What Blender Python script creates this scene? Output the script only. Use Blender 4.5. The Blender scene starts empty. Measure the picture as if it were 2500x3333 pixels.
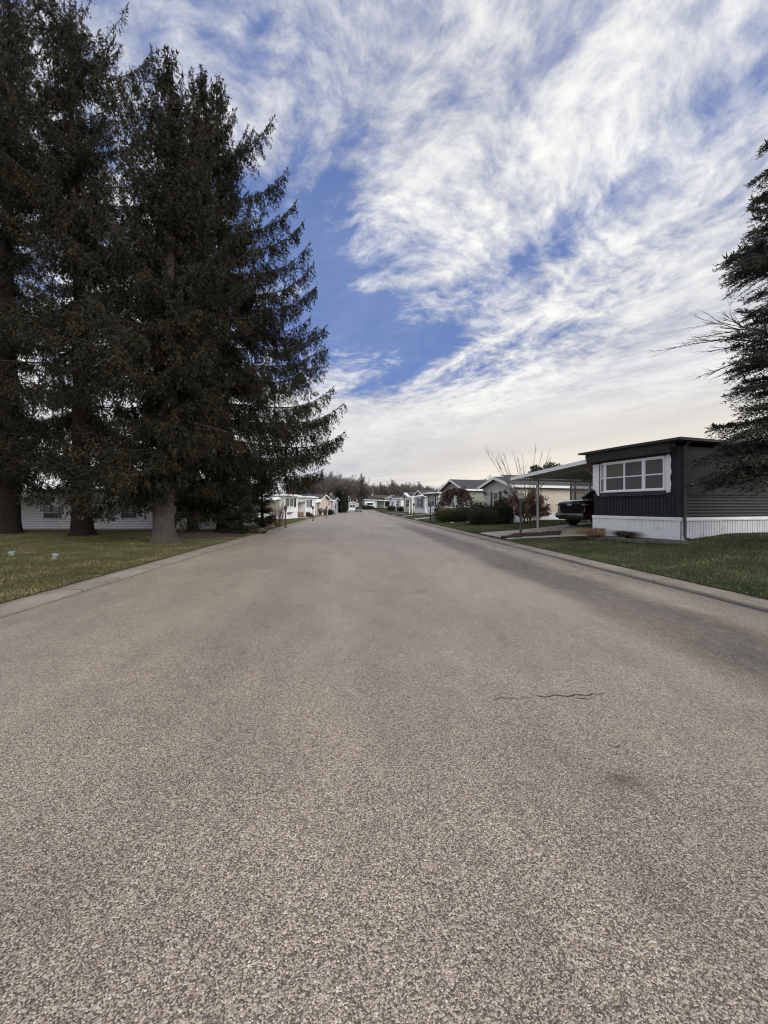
import bpy, bmesh, math, random
import numpy as np
from mathutils import Vector, Matrix, noise as mnoise

R = math.radians
random.seed(7)
scene = bpy.context.scene
COL = scene.collection
H = 1.60                      # camera height
YAW = R(4.53)
CA, SA = math.cos(YAW), math.sin(YAW)
F = 1250.0
HORY = 1648.0
RL, RR = -5.07, 6.31          # road edges
KW = 0.47                     # kerb width

def lin(r, g, b):
    f = lambda c: (c/255/12.92) if c/255 <= .04045 else ((c/255+.055)/1.055)**2.4
    return (f(r), f(g), f(b))

# ------------------------------------------------------------------ terrain
def rise(y):
    t = min(1, max(0, (y-90)/60)); return .55*t*t*(3-2*t)
def g(x, y):
    if x > RR+KW: z = min(.085 + .082*(x-RR-KW), .62)
    elif x < RL-KW: z = .085 + min(.05, .02*(RL-KW-x))
    else: z = 0.0
    return z + rise(y)
def cam2w(xc, D): return (xc*CA + D*SA, D*CA - xc*SA)
def at(px, D):
    "world x,y of picture column px at distance D along the view axis"
    return cam2w((px-1250)/F*D, D)
def gp(px, py):
    D = 20.0
    for _ in range(60):
        x, y = at(px, D)
        Dn = (H-g(x, y))*F/(py-HORY)
        D = .5*D+.5*Dn
    x, y = at(px, D)
    return Vector((x, y, g(x, y))), D
def zat(py, D): return H + (HORY-py)/F*D

# ------------------------------------------------------------------ objects
def tag(o, label=None, cat=None, group=None, kind=None):
    if label: o['label'] = label
    if cat: o['category'] = cat
    if group: o['group'] = group
    if kind: o['kind'] = kind
    return o
def thing(name, label, cat, loc=(0,0,0), rz=0, group=None):
    o = bpy.data.objects.new(name, None); COL.objects.link(o)
    o.empty_display_size = .2
    o.location = loc; o.rotation_euler = (0,0,rz)
    return tag(o, label, cat, group)
def copy_tree(o, parent=None):
    c = o.copy(); COL.objects.link(c)
    if parent: c.parent = parent
    for ch in list(o.children): copy_tree(ch, c)
    return c

class MB:
    def __init__(s): s.v = []; s.f = []; s.sm = False
    def add(s, vs, fs):
        n = len(s.v); s.v.extend([tuple(v) for v in vs]); s.f.extend([tuple(i+n for i in f) for f in fs]); return s
    def box(s, x0, x1, y0, y1, z0, z1):
        return s.add([(x0,y0,z0),(x1,y0,z0),(x1,y1,z0),(x0,y1,z0),(x0,y0,z1),(x1,y0,z1),(x1,y1,z1),(x0,y1,z1)],
              [(0,3,2,1),(4,5,6,7),(0,1,5,4),(1,2,6,5),(2,3,7,6),(3,0,4,7)])
    def obox(s, c, ax, ay, az):
        "box from a centre and three half-axis vectors"
        c = Vector(c); ax, ay, az = Vector(ax), Vector(ay), Vector(az)
        vs = [c+ax*i+ay*j+az*k for k in (-1,1) for (i,j) in ((-1,-1),(1,-1),(1,1),(-1,1))]
        return s.add(vs, [(0,3,2,1),(4,5,6,7),(0,1,5,4),(1,2,6,5),(2,3,7,6),(3,0,4,7)])
    def bar(s, a, b, w, h=None):
        a, b = Vector(a), Vector(b); d = b-a; h = h or w
        u = d.cross(Vector((0,0,1)))
        if u.length < 1e-5: u = Vector((1,0,0))
        u.normalize(); n = u.cross(d).normalized()
        return s.obox((a+b)/2, d/2, u*w/2, n*h/2)
    def tube(s, pts, rad, n=8, cap=True, phase=0):
        pts = [Vector(p) for p in pts]
        if not hasattr(rad, '__len__'): rad = [rad]*len(pts)
        rings = []
        u = None
        for i, p in enumerate(pts):
            d = (pts[min(i+1,len(pts)-1)]-pts[max(i-1,0)]).normalized()
            if u is None:
                u = d.cross(Vector((.13,.97,.2)))
                if u.length < 1e-4: u = d.cross(Vector((1,0,0)))
            u = (u-d*u.dot(d)).normalized(); w = d.cross(u)
            rings.append([p+(u*math.cos(2*math.pi*k/n+phase)+w*math.sin(2*math.pi*k/n+phase))*rad[i] for k in range(n)])
        vs = [v for r in rings for v in r]; fs = []
        for i in range(len(pts)-1):
            for k in range(n):
                a, b = i*n+k, i*n+(k+1)%n; fs.append((a,b,b+n,a+n))
        if cap: fs += [tuple(range(n))[::-1], tuple((len(pts)-1)*n+k for k in range(n))]
        return s.add(vs, fs)
    def lathe(s, prof, n=16, c=(0,0,0), sq=False):
        vs = []; fs = []
        for (r, z) in prof:
            for k in range(n):
                a = 2*math.pi*(k+.5)/n; vs.append((c[0]+r*math.cos(a), c[1]+r*math.sin(a), c[2]+z))
        for i in range(len(prof)-1):
            for k in range(n):
                a, b = i*n+k, i*n+(k+1)%n; fs.append((a,b,b+n,a+n))
        fs += [tuple(range(n))[::-1], tuple((len(prof)-1)*n+k for k in range(n))]
        return s.add(vs, fs)
    def prism(s, poly, axis, a0, a1):
        "poly: 2-D points in the plane normal to axis ('x': (y,z), 'y': (x,z), 'z': (x,y))"
        def P(p, a):
            return (a,p[0],p[1]) if axis=='x' else ((p[0],a,p[1]) if axis=='y' else (p[0],p[1],a))
        n = len(poly); vs = [P(p,a0) for p in poly]+[P(p,a1) for p in poly]
        fs = [tuple(range(n))[::-1], tuple(range(n,2*n))]+[(i,(i+1)%n,n+(i+1)%n,n+i) for i in range(n)]
        return s.add(vs, fs)
    def build(s, name, mat, parent=None, smooth=False, bevel=0, seg=2, loc=None):
        me = bpy.data.meshes.new(name); me.from_pydata(s.v, [], s.f)
        bm = bmesh.new(); bm.from_mesh(me)
        bmesh.ops.recalc_face_normals(bm, faces=bm.faces)
        if bevel:
            es = [e for e in bm.edges if len(e.link_faces)==2 and e.calc_face_angle(0) > R(25)]
            bmesh.ops.bevel(bm, geom=es, offset=bevel, segments=seg, affect='EDGES', profile=.5, clamp_overlap=True)
        bm.to_mesh(me); bm.free()
        if smooth:
            for p in me.polygons: p.use_smooth = True
            if smooth != 'all': me.set_sharp_from_angle(angle=R(38))
        me.materials.append(mat)
        o = bpy.data.objects.new(name, me); COL.objects.link(o)
        if parent: o.parent = parent
        if loc: o.location = loc
        return o

def np_mesh(name, V, Q, mat, parent=None, smooth=False):
    "V (n,3), Q (m,k) faces of equal size"
    V = np.asarray(V, np.float32); Q = np.asarray(Q, np.int32)
    me = bpy.data.meshes.new(name); k = Q.shape[1]
    me.vertices.add(len(V)); me.vertices.foreach_set('co', V.ravel())
    me.loops.add(Q.size); me.loops.foreach_set('vertex_index', Q.ravel())
    me.polygons.add(len(Q)); me.polygons.foreach_set('loop_start', np.arange(0, Q.size, k, dtype=np.int32))
    me.polygons.foreach_set('loop_total', np.full(len(Q), k, np.int32))
    if smooth: me.polygons.foreach_set('use_smooth', np.ones(len(Q), bool))
    me.update(calc_edges=True); me.validate()
    me.materials.append(mat)
    o = bpy.data.objects.new(name, me); COL.objects.link(o)
    if parent: o.parent = parent
    return o

# ------------------------------------------------------------------ node helpers
class E:
    def __init__(s, nt, k): s.nt = nt; s.k = k
    def _m(s, op, *a, clamp=False):
        n = s.nt.nodes.new('ShaderNodeMath'); n.operation = op; n.use_clamp = clamp
        for i, v in enumerate((s,)+a):
            if isinstance(v, E): s.nt.links.new(v.k, n.inputs[i])
            else: n.inputs[i].default_value = v
        return E(s.nt, n.outputs[0])
    def __add__(s, o): return s._m('ADD', o)
    __radd__ = __add__
    def __sub__(s, o): return s._m('SUBTRACT', o)
    def __rsub__(s, o): return (s*-1)+o
    def __mul__(s, o): return s._m('MULTIPLY', o)
    __rmul__ = __mul__
    def __truediv__(s, o): return s._m('DIVIDE', o)
    def pow(s, o): return s._m('POWER', o)
    def abs(s): return s._m('ABSOLUTE')
    def exp(s): return s._m('EXPONENT')
    def max(s, o): return s._m('MAXIMUM', o)
    def min(s, o): return s._m('MINIMUM', o)
    def frac(s): return s._m('FRACT')
    def sat(s): return s._m('ADD', 0.0, clamp=True)
    def ss(s, a, b):
        n = s.nt.nodes.new('ShaderNodeMapRange'); n.interpolation_type = 'SMOOTHSTEP'
        s.nt.links.new(s.k, n.inputs[0])
        n.inputs[1].default_value = a; n.inputs[2].default_value = b
        return E(s.nt, n.outputs[0])
class NT:
    def __init__(s, nt): s.nt = nt
    def new(s, t): return s.nt.nodes.new('ShaderNode'+t)
    def put(s, inp, v):
        if isinstance(v, E): s.nt.links.new(v.k, inp)
        elif hasattr(v, '__len__') and len(v)==3 and inp.type=='RGBA': inp.default_value = (*v, 1)
        else: inp.default_value = v
    def coord(s, kind='Object'): return E(s.nt, s.new('TexCoord').outputs[kind])
    def xyz(s, v):
        n = s.new('SeparateXYZ'); s.put(n.inputs[0], v); return [E(s.nt, o) for o in n.outputs]
    def vec(s, x, y, z):
        n = s.new('CombineXYZ')
        for i, v in enumerate((x,y,z)): s.put(n.inputs[i], v)
        return E(s.nt, n.outputs[0])
    flat = False
    def noise(s, v, scale, detail=4, rough=.55, dist=0, col=False):
        n = s.new('TexNoise'); n.noise_dimensions = '2D' if s.flat else '3D'; s.put(n.inputs['Vector'], v); n.inputs['Scale'].default_value = scale
        n.inputs['Detail'].default_value = detail; n.inputs['Roughness'].default_value = rough; n.inputs['Distortion'].default_value = dist
        return E(s.nt, n.outputs['Color' if col else 'Fac'])
    def voro(s, v, scale, feature='F1', rnd=1):
        n = s.new('TexVoronoi'); n.voronoi_dimensions = '2D' if s.flat else '3D'; n.feature = feature; s.put(n.inputs['Vector'], v); n.inputs['Scale'].default_value = scale
        n.inputs['Randomness'].default_value = rnd
        return n
    def ramp(s, f, stops, interp='LINEAR'):
        n = s.new('ValToRGB'); s.put(n.inputs[0], f); cr = n.color_ramp; cr.interpolation = interp
        while len(cr.elements) < len(stops): cr.elements.new(.5)
        for e, (p, c) in zip(cr.elements, stops): e.position = p; e.color = (*c, 1)
        return E(s.nt, n.outputs[0])
    def mix(s, f, a, b, mode='MIX'):
        n = s.new('Mix'); n.data_type = 'RGBA'; n.blend_type = mode; n.clamp_factor = True
        s.put(n.inputs[0], f); s.put(n.inputs[6], a); s.put(n.inputs[7], b); return E(s.nt, n.outputs[2])
    def bump(s, h, strength, dist=.01):
        n = s.new('Bump'); s.put(n.inputs['Height'], h); n.inputs['Strength'].default_value = strength; n.inputs['Distance'].default_value = dist
        return E(s.nt, n.outputs[0])
    def island(s): return E(s.nt, s.new('NewGeometry').outputs['Random Per Island'])

MATS = {}
def newmat(name):
    m = bpy.data.materials.new(name); m.use_nodes = True
    return m, NT(m.node_tree), m.node_tree.nodes['Principled BSDF']
def plain(name, c, rough=.6, var=.12, scale=3.0, metal=0, spec=.5, bump=0, bscale=60, dirt=None, coat=0):
    if name in MATS: return MATS[name]
    m, n, b = newmat(name)
    co = n.coord()
    f = n.noise(co, scale, 6, .6)
    f2 = n.noise(co, scale*14, 3, .6)
    k = (f-.5)*(2*var) + (f2-.5)*var + 1.0
    col = n.mix(1.0, c, n.vec(k,k,k), 'MULTIPLY')
    if dirt:
        d = n.noise(co, scale*.7, 8, .7).ss(.52, .75)
        col = n.mix(d*dirt[1], col, dirt[0])
    n.put(b.inputs['Base Color'], col); b.inputs['Roughness'].default_value = rough
    b.inputs['Metallic'].default_value = metal; b.inputs['Specular IOR Level'].default_value = spec
    b.inputs['Coat Weight'].default_value = coat
    if bump: n.put(b.inputs['Normal'], n.bump(n.noise(co, bscale, 4, .6), bump))
    MATS[name] = m; return m
def leafmat(name, stops, rough=.7, nscale=.8, spec=.25):
    if name in MATS: return MATS[name]
    m, n, b = newmat(name)
    f = n.island()*.55 + (n.noise(n.coord(), nscale, 4, .6)-.5)*(1.9 if 'lawn' in name else .9) + .23
    n.put(b.inputs['Base Color'], n.ramp(f.sat(), stops)); b.inputs['Roughness'].default_value = rough
    b.inputs['Specular IOR Level'].default_value = spec
    MATS[name] = m; return m

# ------------------------------------------------------------------ materials
WHITE = plain('white_paint', (.82,.825,.835), .5, .05, 1.5, dirt=((.45,.42,.38), .35))
WHITEV = plain('white_siding', (.80,.805,.82), .5, .06, 1.2, dirt=((.42,.41,.38), .35))
GREYW = plain('pale_grey_paint', (.42,.43,.44), .5, .06, 1.2)
SKIRTG = plain('shaded_weathered_skirt', (.60,.61,.64), .55, .12, 2.2, dirt=((.25,.25,.25), .5))  # white skirting greyed in colour for its shaded long side, with dirt on top
CHAR = plain('charcoal_paint', (.026,.027,.031), .6, .22, 2.0, spec=.3)
CHAR2 = plain('charcoal_trim', (.034,.034,.038), .5, .22, 2.0)
ROOFD = plain('roof_dark', (.05,.05,.048), .8, .3, 4, bump=.3)
SHING = plain('shingle', (.05,.05,.052), .9, .35, 5, bump=.5, bscale=25)
SHINGB = plain('shingle_brown', (.07,.055,.045), .9, .3, 4, bump=.5, bscale=25)
BEIGE = plain('beige_siding', (.56,.49,.38), .5, .06, 1.5)
BEIGEG = plain('pale_beige_siding', (.50,.48,.44), .5, .06, 1.5)
OLIVE = plain('sage_siding', (.24,.245,.205), .55, .06, 1.5)
CREAM = plain('cream_siding', (.55,.51,.40), .55, .06, 1.5)
PINK = plain('rose_siding', (.42,.31,.29), .55, .06, 1.5)
BLUE = plain('blue_siding', (.40,.47,.60), .55, .06, 1.5)
GREY = plain('grey_siding', (.36,.38,.41), .55, .06, 1.5)
TAN = plain('tan_siding', (.27,.24,.20), .6, .08, 1.0)
BLACK = plain('black_paint', (.015,.015,.017), .5, .2, 5)
LAMPG = plain('lamp_glass', (.50,.50,.46), .3, .1, 9)
LAMPD = plain('lamp_smoked_glass', (.16,.16,.15), .25, .1, 9)
ALU = plain('aluminium', (.50,.50,.50), .45, .1, 3, metal=.3)
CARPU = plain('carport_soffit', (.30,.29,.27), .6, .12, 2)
WOOD = plain('porch_wood', (.20,.125,.08), .8, .3, 6)
TERRA = plain('dark_pot', (.05,.04,.035), .7, .2, 8)
STONE = plain('edging_stone', (.085,.078,.068), .9, .45, 9, bump=.6, bscale=30)
LIME = plain('pale_stone', (.42,.39,.35), .9, .25, 8, bump=.5, bscale=30)
TYRE = plain('tyre', (.012,.012,.012), .85, .2, 8)
RIM = plain('rim', (.10,.10,.105), .35, .1, 8, metal=.8)
CHROME = plain('chrome', (.6,.6,.6), .18, .03, 8, metal=1)
RED = plain('maroon_paint', (.022,.003,.006), .22, .1, 3, coat=.8)
NAVY = plain('dark_car_paint', (.018,.021,.027), .22, .1, 3, coat=.8)
SILVER = plain('slate_car_paint', (.06,.075,.10), .25, .1, 3, coat=.6)
GRILLE = plain('grille_black', (.010,.010,.012), .75, .2, 10, spec=.2)
LENS = plain('lens', (.30,.31,.33), .12, .1, 8)
REDL = plain('red_lens', (.25,.01,.01), .2, .1, 8)
def barkmat(name, c):
    m, n, b = newmat(name); co = n.coord(); x, y, z = n.xyz(co)
    v = n.voro(n.vec(x*1.0 + (n.noise(co, 5, 3)-.5)*.12, y*1.0 + (n.noise(co, 6, 3)-.5)*.12, z*.34), 26, 'DISTANCE_TO_EDGE')
    d = E(n.nt, v.outputs['Distance']).ss(.0, .28); f = n.noise(n.vec(x, y, z*.4), 9, 6, .7); l = n.noise(co, 1.1, 4, .6)
    k = (.68 + d*.36)*(.35+1.3*f)*(.6+.8*l)
    n.put(b.inputs['Base Color'], n.mix(1.0, c, n.vec(k,k,k), 'MULTIPLY')); b.inputs['Roughness'].default_value = .95; b.inputs['Specular IOR Level'].default_value = .1
    n.put(b.inputs['Normal'], n.bump(d*.7+f*.6, 1.0, .05)); return m
BARK = barkmat('spruce_bark', (.115,.098,.084))
BARKD = barkmat('dark_bark', (.042,.032,.026))
TWIG = plain('bare_twig', (.125,.110,.102), .9, .25, .5)
TWIGD = plain('copper_twig', (.13,.085,.065), .9, .25, 2)
LIMB = plain('spruce_limb', (.035,.028,.022), .95, .3, 3)
FLAGR = plain('flag_red', (.35,.03,.04), .8, .1, 5)
FLAGW = plain('flag_white', (.7,.7,.7), .8, .1, 5)
FLAGB = plain('flag_blue', (.03,.05,.20), .8, .1, 5)
def glass(name, c, rough=.08):
    return plain(name, c, rough, .25, 1.2, spec=.6)
PANE = glass('window_glass', (.045,.05,.055))
PANEG = glass('curtained_glass', (.105,.11,.11), .22)
PANEY = glass('curtained_glass_warm', (.135,.14,.115), .22)
PANEL = glass('curtained_glass_pale', (.42,.44,.46), .2)
PANED = glass('dark_glass', (.02,.02,.022))
CARGL = glass('car_glass', (.015,.017,.02), .05)

NEEDLE = leafmat('spruce_needles', [(0,(.003,.003,.002)),(.42,(.0095,.0092,.004)),(.70,(.028,.0255,.009)),(1,(.095,.066,.024))], nscale=.7)
NEEDLEB = leafmat('blue_spruce_needles', [(0,(.010,.012,.010)),(.5,(.034,.038,.029)),(1,(.115,.117,.09))], nscale=1.2)
YEW = leafmat('yew_leaves', [(0,(.010,.015,.007)),(.5,(.022,.031,.012)),(1,(.060,.065,.020))], nscale=1.3)
GOLD = leafmat('golden_leaves', [(0,(.016,.020,.008)),(.4,(.045,.050,.015)),(.7,(.11,.10,.025)),(1,(.21,.165,.04))], nscale=1.6)
ARBO = leafmat('arborvitae_leaves', [(0,(.006,.009,.006)),(.6,(.014,.019,.011)),(1,(.03,.035,.017))], nscale=1.5)
COPPER = leafmat('copper_leaves', [(0,(.035,.018,.012)),(.5,(.085,.045,.030)),(1,(.17,.10,.065))], nscale=1.5)
PLUM = leafmat('plum_leaves', [(0,(.018,.010,.009)),(.6,(.042,.022,.018)),(1,(.085,.045,.032))], nscale=1.5)
STRAW = leafmat('dry_grass', [(0,(.16,.10,.05)),(.5,(.30,.20,.105)),(1,(.48,.36,.21))], nscale=3)
DEADW = leafmat('dead_stems', [(0,(.03,.028,.02)),(.5,(.075,.065,.045)),(1,(.16,.13,.09))], nscale=3)
MULCHL = leafmat('mulch_chips', [(0,(.03,.02,.015)),(.5,(.09,.06,.045)),(1,(.19,.13,.10))], nscale=2)
LAWNL = leafmat('lawn_blades_straw', [(0,(.048,.052,.020)),(.45,(.098,.095,.040)),(.8,(.18,.158,.074)),(1,(.33,.27,.15))], nscale=.9)
LAWNR = leafmat('lawn_blades_green', [(0,(.042,.056,.024)),(.5,(.092,.108,.050)),(.85,(.165,.165,.080)),(1,(.34,.27,.15))], nscale=.9)

def gr(px, py):
    D = (H-.02)*F/(py-HORY); return at(px, D)
def road_material():
    m, n, b = newmat('chip_seal'); n.flat = True
    co = n.coord(); x, y, z = n.xyz(co)
    v = n.voro(co, 185); d1 = E(n.nt, v.outputs['Distance']); c1x, cy, cz = n.xyz(E(n.nt, v.outputs['Color']))
    vb = n.voro(co, 95); d2 = E(n.nt, vb.outputs['Distance']); c2x, c2y, c2z = n.xyz(E(n.nt, vb.outputs['Color']))
    pick = c2y.ss(.86, .865)*(1-d2.ss(.44, .48))            # a few larger stones among the fine chips
    d = d1*(1-pick) + d2*pick; cx = c1x*(1-pick) + (c2x*.55+.45)*pick
    clump = n.noise(co, 22, 3, .8)
    tone = cx*.92 + (clump-.5)*.06 + .05
    stone = n.ramp(tone.sat(), [(0,(.065,.054,.047)),(.28,(.18,.153,.130)),(.55,(.37,.325,.275)),(.82,(.55,.49,.42)),(.94,(.70,.645,.57)),(1,(.88,.85,.80))])
    hue = n.ramp(cy, [(0,(.95,.99,1.03)),(.5,(1,1,1)),(.85,(1.04,.995,.92)),(1,(1.05,.95,.86))])
    stone = n.mix(1.0, stone, hue, 'MULTIPLY')
    gap = d.ss(.42, .78)
    col = n.mix(gap*.72, stone, (.050,.043,.036))
    # broad wear: paler crown, darker oil-stained strip on the right
    lg = n.noise(n.vec(x, y*.4, 0.0), .6, 4, .62); mid = n.noise(n.vec(x+40.0, y*.55, 0.0), 2.6, 4, .65)
    wl = n.noise(n.vec(x*.4+9.0, y*.45, 0.0), 1.0, 3, .6)
    xn = x + (wl-.5)*.75 + (mid-.5)*.35
    strip = xn.ss(3.3, 4.0) * (1-xn.ss(4.75, 5.45))
    grit = n.noise(n.vec(x+20.0, y*.6, 0.0), 9.0, 3, .75)
    strip = strip*(.05+.75*mid+.95*grit) * (y.ss(1.0, 3.2)) * (1-y.ss(24, 40)*.75)
    lane = (((x+1.1)/.55).pow(2)*-1).exp() + (((x-1.5)/.5).pow(2)*-1).exp()*.8 + (((x+3.6)/.5).pow(2)*-1).exp()*.5
    blot = n.noise(n.vec(x+80.0, y*.8, 0.0), 1.9, 3, .6).ss(.60, .78)
    k = 1.02 + (lg-.5)*.62 + (mid-.5)*.42 - blot*.16 - strip*.62 - lane*.07*(.5+lg)
    col = n.mix(1.0, col, n.vec(k*.865, k*.822, k*.765), 'MULTIPLY')
    # alligator cracks on the right shoulder, sparse long cracks far off, tar along the kerbs
    wx_ = n.noise(co, 1.2, 2)-.5
    ed = E(n.nt, n.voro(n.vec(x + wx_*1.0, y*.55 + (mid-.5)*1.2, 0.0), 1.15, 'DISTANCE_TO_EDGE').outputs['Distance'])
    cm = (1-ed.ss(.008, .036)) * x.ss(3.9, 4.7) * y.ss(6, 9) * lg.ss(.34, .5)
    ed2 = E(n.nt, n.voro(n.vec(x*.35 + wx_*.7, y*.16 + (wl-.5)*.6 + 50.0, 0.0), 1.0, 'DISTANCE_TO_EDGE').outputs['Distance'])
    cm2 = (1-ed2.ss(.003, .012)) * y.ss(14, 20) * wl.ss(.40, .55)
    xt = x + (clump-.5)*.10 + wx_*.10
    tar = xt.ss(RR-.16, RR-.05)*.7 + (x + (mid-.5)*.7).ss(RR-.95, RR-.02)*.42*(1-y.ss(9, 14)*.6) + (1-xt.ss(RL+.01, RL+.12))*.6
    sx, sy = gr(2030, 2545); st_ = (((x-sx)/.10).pow(2)*-1 - ((y-sy)/.07).pow(2)).exp()*1.6*clump + (((x-sx-.06)/.04).pow(2)*-1 - ((y-sy+.12)/.09).pow(2)).exp()*.8*clump
    col = n.mix(st_.sat()*.75, col, (.045,.032,.024))
    col = n.mix((cm*.75 + cm2*.6 + tar).sat(), col, (.035,.030,.028))
    n.put(b.inputs['Base Color'], col); b.inputs['Roughness'].default_value = .55; b.inputs['Specular IOR Level'].default_value = .5
    n.put(b.inputs['Normal'], n.bump(1-d.min(.8), .55, .005))
    return m
def ground_material():
    m, n, b = newmat('lawn_soil'); n.flat = True
    co = n.coord(); x, y, z = n.xyz(co)
    f = n.noise(co, 1.2, 6, .65)*.6 + n.noise(co, 34, 5, .75)*.9 - .25
    gl = n.ramp(f.sat(), [(0,(.028,.032,.012)),(.45,(.072,.070,.025)),(.75,(.13,.115,.045)),(1,(.21,.175,.08))])
    gr = n.ramp(f.sat(), [(0,(.016,.022,.010)),(.5,(.044,.054,.023)),(.8,(.085,.090,.040)),(1,(.20,.16,.085))])
    col = n.mix(x.ss(-1, 1), gl, gr)
    xe = x + (n.noise(co, 5.0, 4, .7)-.5)*.16
    edge = (1-xe.ss(RR+KW+.02, RR+KW+.13))*x.ss(0,1) + xe.ss(RL-KW-.10, RL-KW-.02)*(1-x.ss(-1,0))
    col = n.mix(edge, col, (.060,.040,.026))
    n.put(b.inputs['Base Color'], col); b.inputs['Roughness'].default_value = .95; b.inputs['Specular IOR Level'].default_value = .1
    n.put(b.inputs['Normal'], n.bump(n.noise(co, 30, 5, .75), .9, .04))
    return m
def concrete_material(name, c, joints=None):
    m, n, b = newmat(name); n.flat = True
    co = n.coord(); x, y, z = n.xyz(co)
    f = n.noise(co, .8, 6, .65); f2 = n.noise(co, 55, 4, .75)
    k = 1 + (f-.5)*1.0 + (f2-.5)*.8
    col = n.mix(1.0, c, n.vec(k, k, k), 'MULTIPLY')
    st = n.noise(n.vec(x*1.0, y*.4, 2.0), 2.2, 6, .7).ss(.55, .75)
    pit = n.noise(co, 130, 2, .6).ss(.60, .70)
    col = n.mix(pit*.35, col, (.09,.08,.07))
    col = n.mix(st*.65, col, (c[0]*.45, c[1]*.42, c[2]*.38))
    if joints:
        j = ((y + (n.noise(co, 9.0, 2)-.5)*.012)/joints).frac()
        jl = (1-(j-.5).abs().ss(0.002, .008))
        col = n.mix(jl*.8, col, (.03,.027,.024))
    n.put(b.inputs['Base Color'], col); b.inputs['Roughness'].default_value = .9; b.inputs['Specular IOR Level'].default_value = .2
    n.put(b.inputs['Normal'], n.bump(f2, .5, .01))
    return m
def soil(name, stops, sc=14):
    m, n, b = newmat(name); co = n.coord()
    f = n.noise(co, sc, 6, .75)
    n.put(b.inputs['Base Color'], n.ramp(((f-.5)*1.6+.5).sat(), stops)); b.inputs['Roughness'].default_value = .95
    n.put(b.inputs['Normal'], n.bump(f, 1.0, .05)); return m

# ------------------------------------------------------------------ world
SUN_AZ, SUN_EL = R(140), R(33)
def make_world():
    w = bpy.data.worlds.new('World'); scene.world = w; w.use_nodes = True
    nt = w.node_tree; n = NT(nt); bg = nt.nodes['Background']
    dirv = n.coord('Generated'); x, y, z = n.xyz(dirv)
    sky = n.new('TexSky'); sky.sky_type = 'NISHITA'; sky.sun_disc = False
    sky.sun_elevation = SUN_EL; sky.sun_rotation = SUN_AZ; sky.air_density = 1.0; sky.dust_density = .6; sky.ozone_density = 2.5
    blue = E(nt, sky.outputs[0])
    zz = z.max(.015) + .03
    u = x/zz; v = y/zz
    # along / across the wind streaks
    az = R(-20); ca, sa = math.cos(az), math.sin(az)
    al = u*sa + v*ca; ac = u*ca - v*sa
    wx = n.noise(n.vec(al*.5, ac*.5, 11.0), 1.0, 3, .5); wy = n.noise(n.vec(al*.5, ac*.5, 31.0), 1.0, 3, .5)
    al2 = al + (wx-.5)*1.3; ac2 = ac + (wy-.5)*.9
    n1 = n.noise(n.vec(al2*.55, ac2*1.35, 2.0), 1.0, 6, .56, .25)
    n2 = n.noise(n.vec(al2*1.7, ac2*2.3, 5.0), 1.5, 7, .62, .12)
    n3 = n.noise(n.vec(al2*5.2 + n1*3.0, ac2*4.2, 9.0), 2.6, 5, .62, .0)
    amp = 1 - v.ss(2.4, 4.6)*.55 - u.ss(.9, 2.0)*.45
    tex = ((n1-.5)*2.0 + (n2-.5)*1.15 + (n3-.5)*.95)*amp
    def gau(cu, cv, su, sv, rot=0):
        c, s = math.cos(rot), math.sin(rot)
        du, dv = u-cu, v-cv
        p = (du*c+dv*s)/su; q = (dv*c-du*s)/sv
        return ((p*p+q*q)*-1).exp()
    hole = gau(-.04, 1.90, .34, .48)*1.25 + gau(-.20, 1.38, .30, .24)*.48 + gau(.36, 2.30, .22, .42, .2)*.62 \
         + gau(.74, 1.22, .11, .70, .42)*.50 + gau(-.50, 1.0, .34, .34)*.30 + gau(-.20, .80, .22, .2)*.25 + gau(-.60, 1.9, .35, .6)*.4
    fill = gau(.50, .85, .30, .22)*.30 + gau(.12, 1.15, .14, .5)*.18 + gau(-.02, 1.66, .5, .06, -.25)*.7
    cov = .60 - hole*.80 + fill*.5 + v.ss(2.6, 4.0)*.75 + u.ss(.9, 1.8)*.5
    dens = (tex*1.12 + cov).ss(-.12, .92).max(.10)
    # cloud shade: thick parts white, thin parts lavender grey; brighter towards the sun, warmer low on the right
    sd = (math.sin(SUN_AZ)*math.cos(SUN_EL), math.cos(SUN_AZ)*math.cos(SUN_EL), math.sin(SUN_EL))
    dot = x*sd[0]+y*sd[1]+z*sd[2]
    glow = dot.max(0.0).pow(2.2)
    shade = (tex*.95 + .62 + (n2-.5)*.7*amp + gau(.62,.80,.4,.3)*.12 - gau(.05,.75,.35,.4)*.15 - gau(-.4,1.0,.4,.5)*.12).sat()
    cl = n.ramp(shade, [(0,(.38,.405,.51)),(.30,(.50,.525,.615)),(.62,(.73,.738,.78)),(1,(.98,.975,.965))])
    low = 1-z.ss(.03, .36)
    lo = n.noise(n.vec(al*.20, ac*.42, 3.0), 1.0, 5, .52, .5)
    lowc = n.ramp(lo, [(.32,(.50,.525,.60)),(.45,(.62,.635,.675)),(.56,(.78,.78,.785)),(.70,(.93,.91,.87))])
    cl = n.mix(low*.85, cl, lowc)
    gk = (.94 + glow*.10)*(1 + (1-y.ss(-.55, .08))*.75 + z.ss(.80, .97)*.45)  # extra gain behind the camera and overhead, added as fill light for the walls
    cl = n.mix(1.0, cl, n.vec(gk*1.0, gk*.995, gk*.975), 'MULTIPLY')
    warm = (1-z.ss(.04, .30))*(x*.94+y*.34).ss(.1, .95)
    cl = n.mix(warm*.60, cl, (.86,.74,.56))
    bl = n.mix(1.0, blue, (.062,.075,.100), 'MULTIPLY')
    bl = n.mix(.62, bl, (.130,.225,.54))
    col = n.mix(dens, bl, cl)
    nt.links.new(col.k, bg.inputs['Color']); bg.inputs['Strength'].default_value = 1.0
    w.cycles.sampling_method = 'MANUAL'; w.cycles.sample_map_resolution = 512
make_world()
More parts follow.
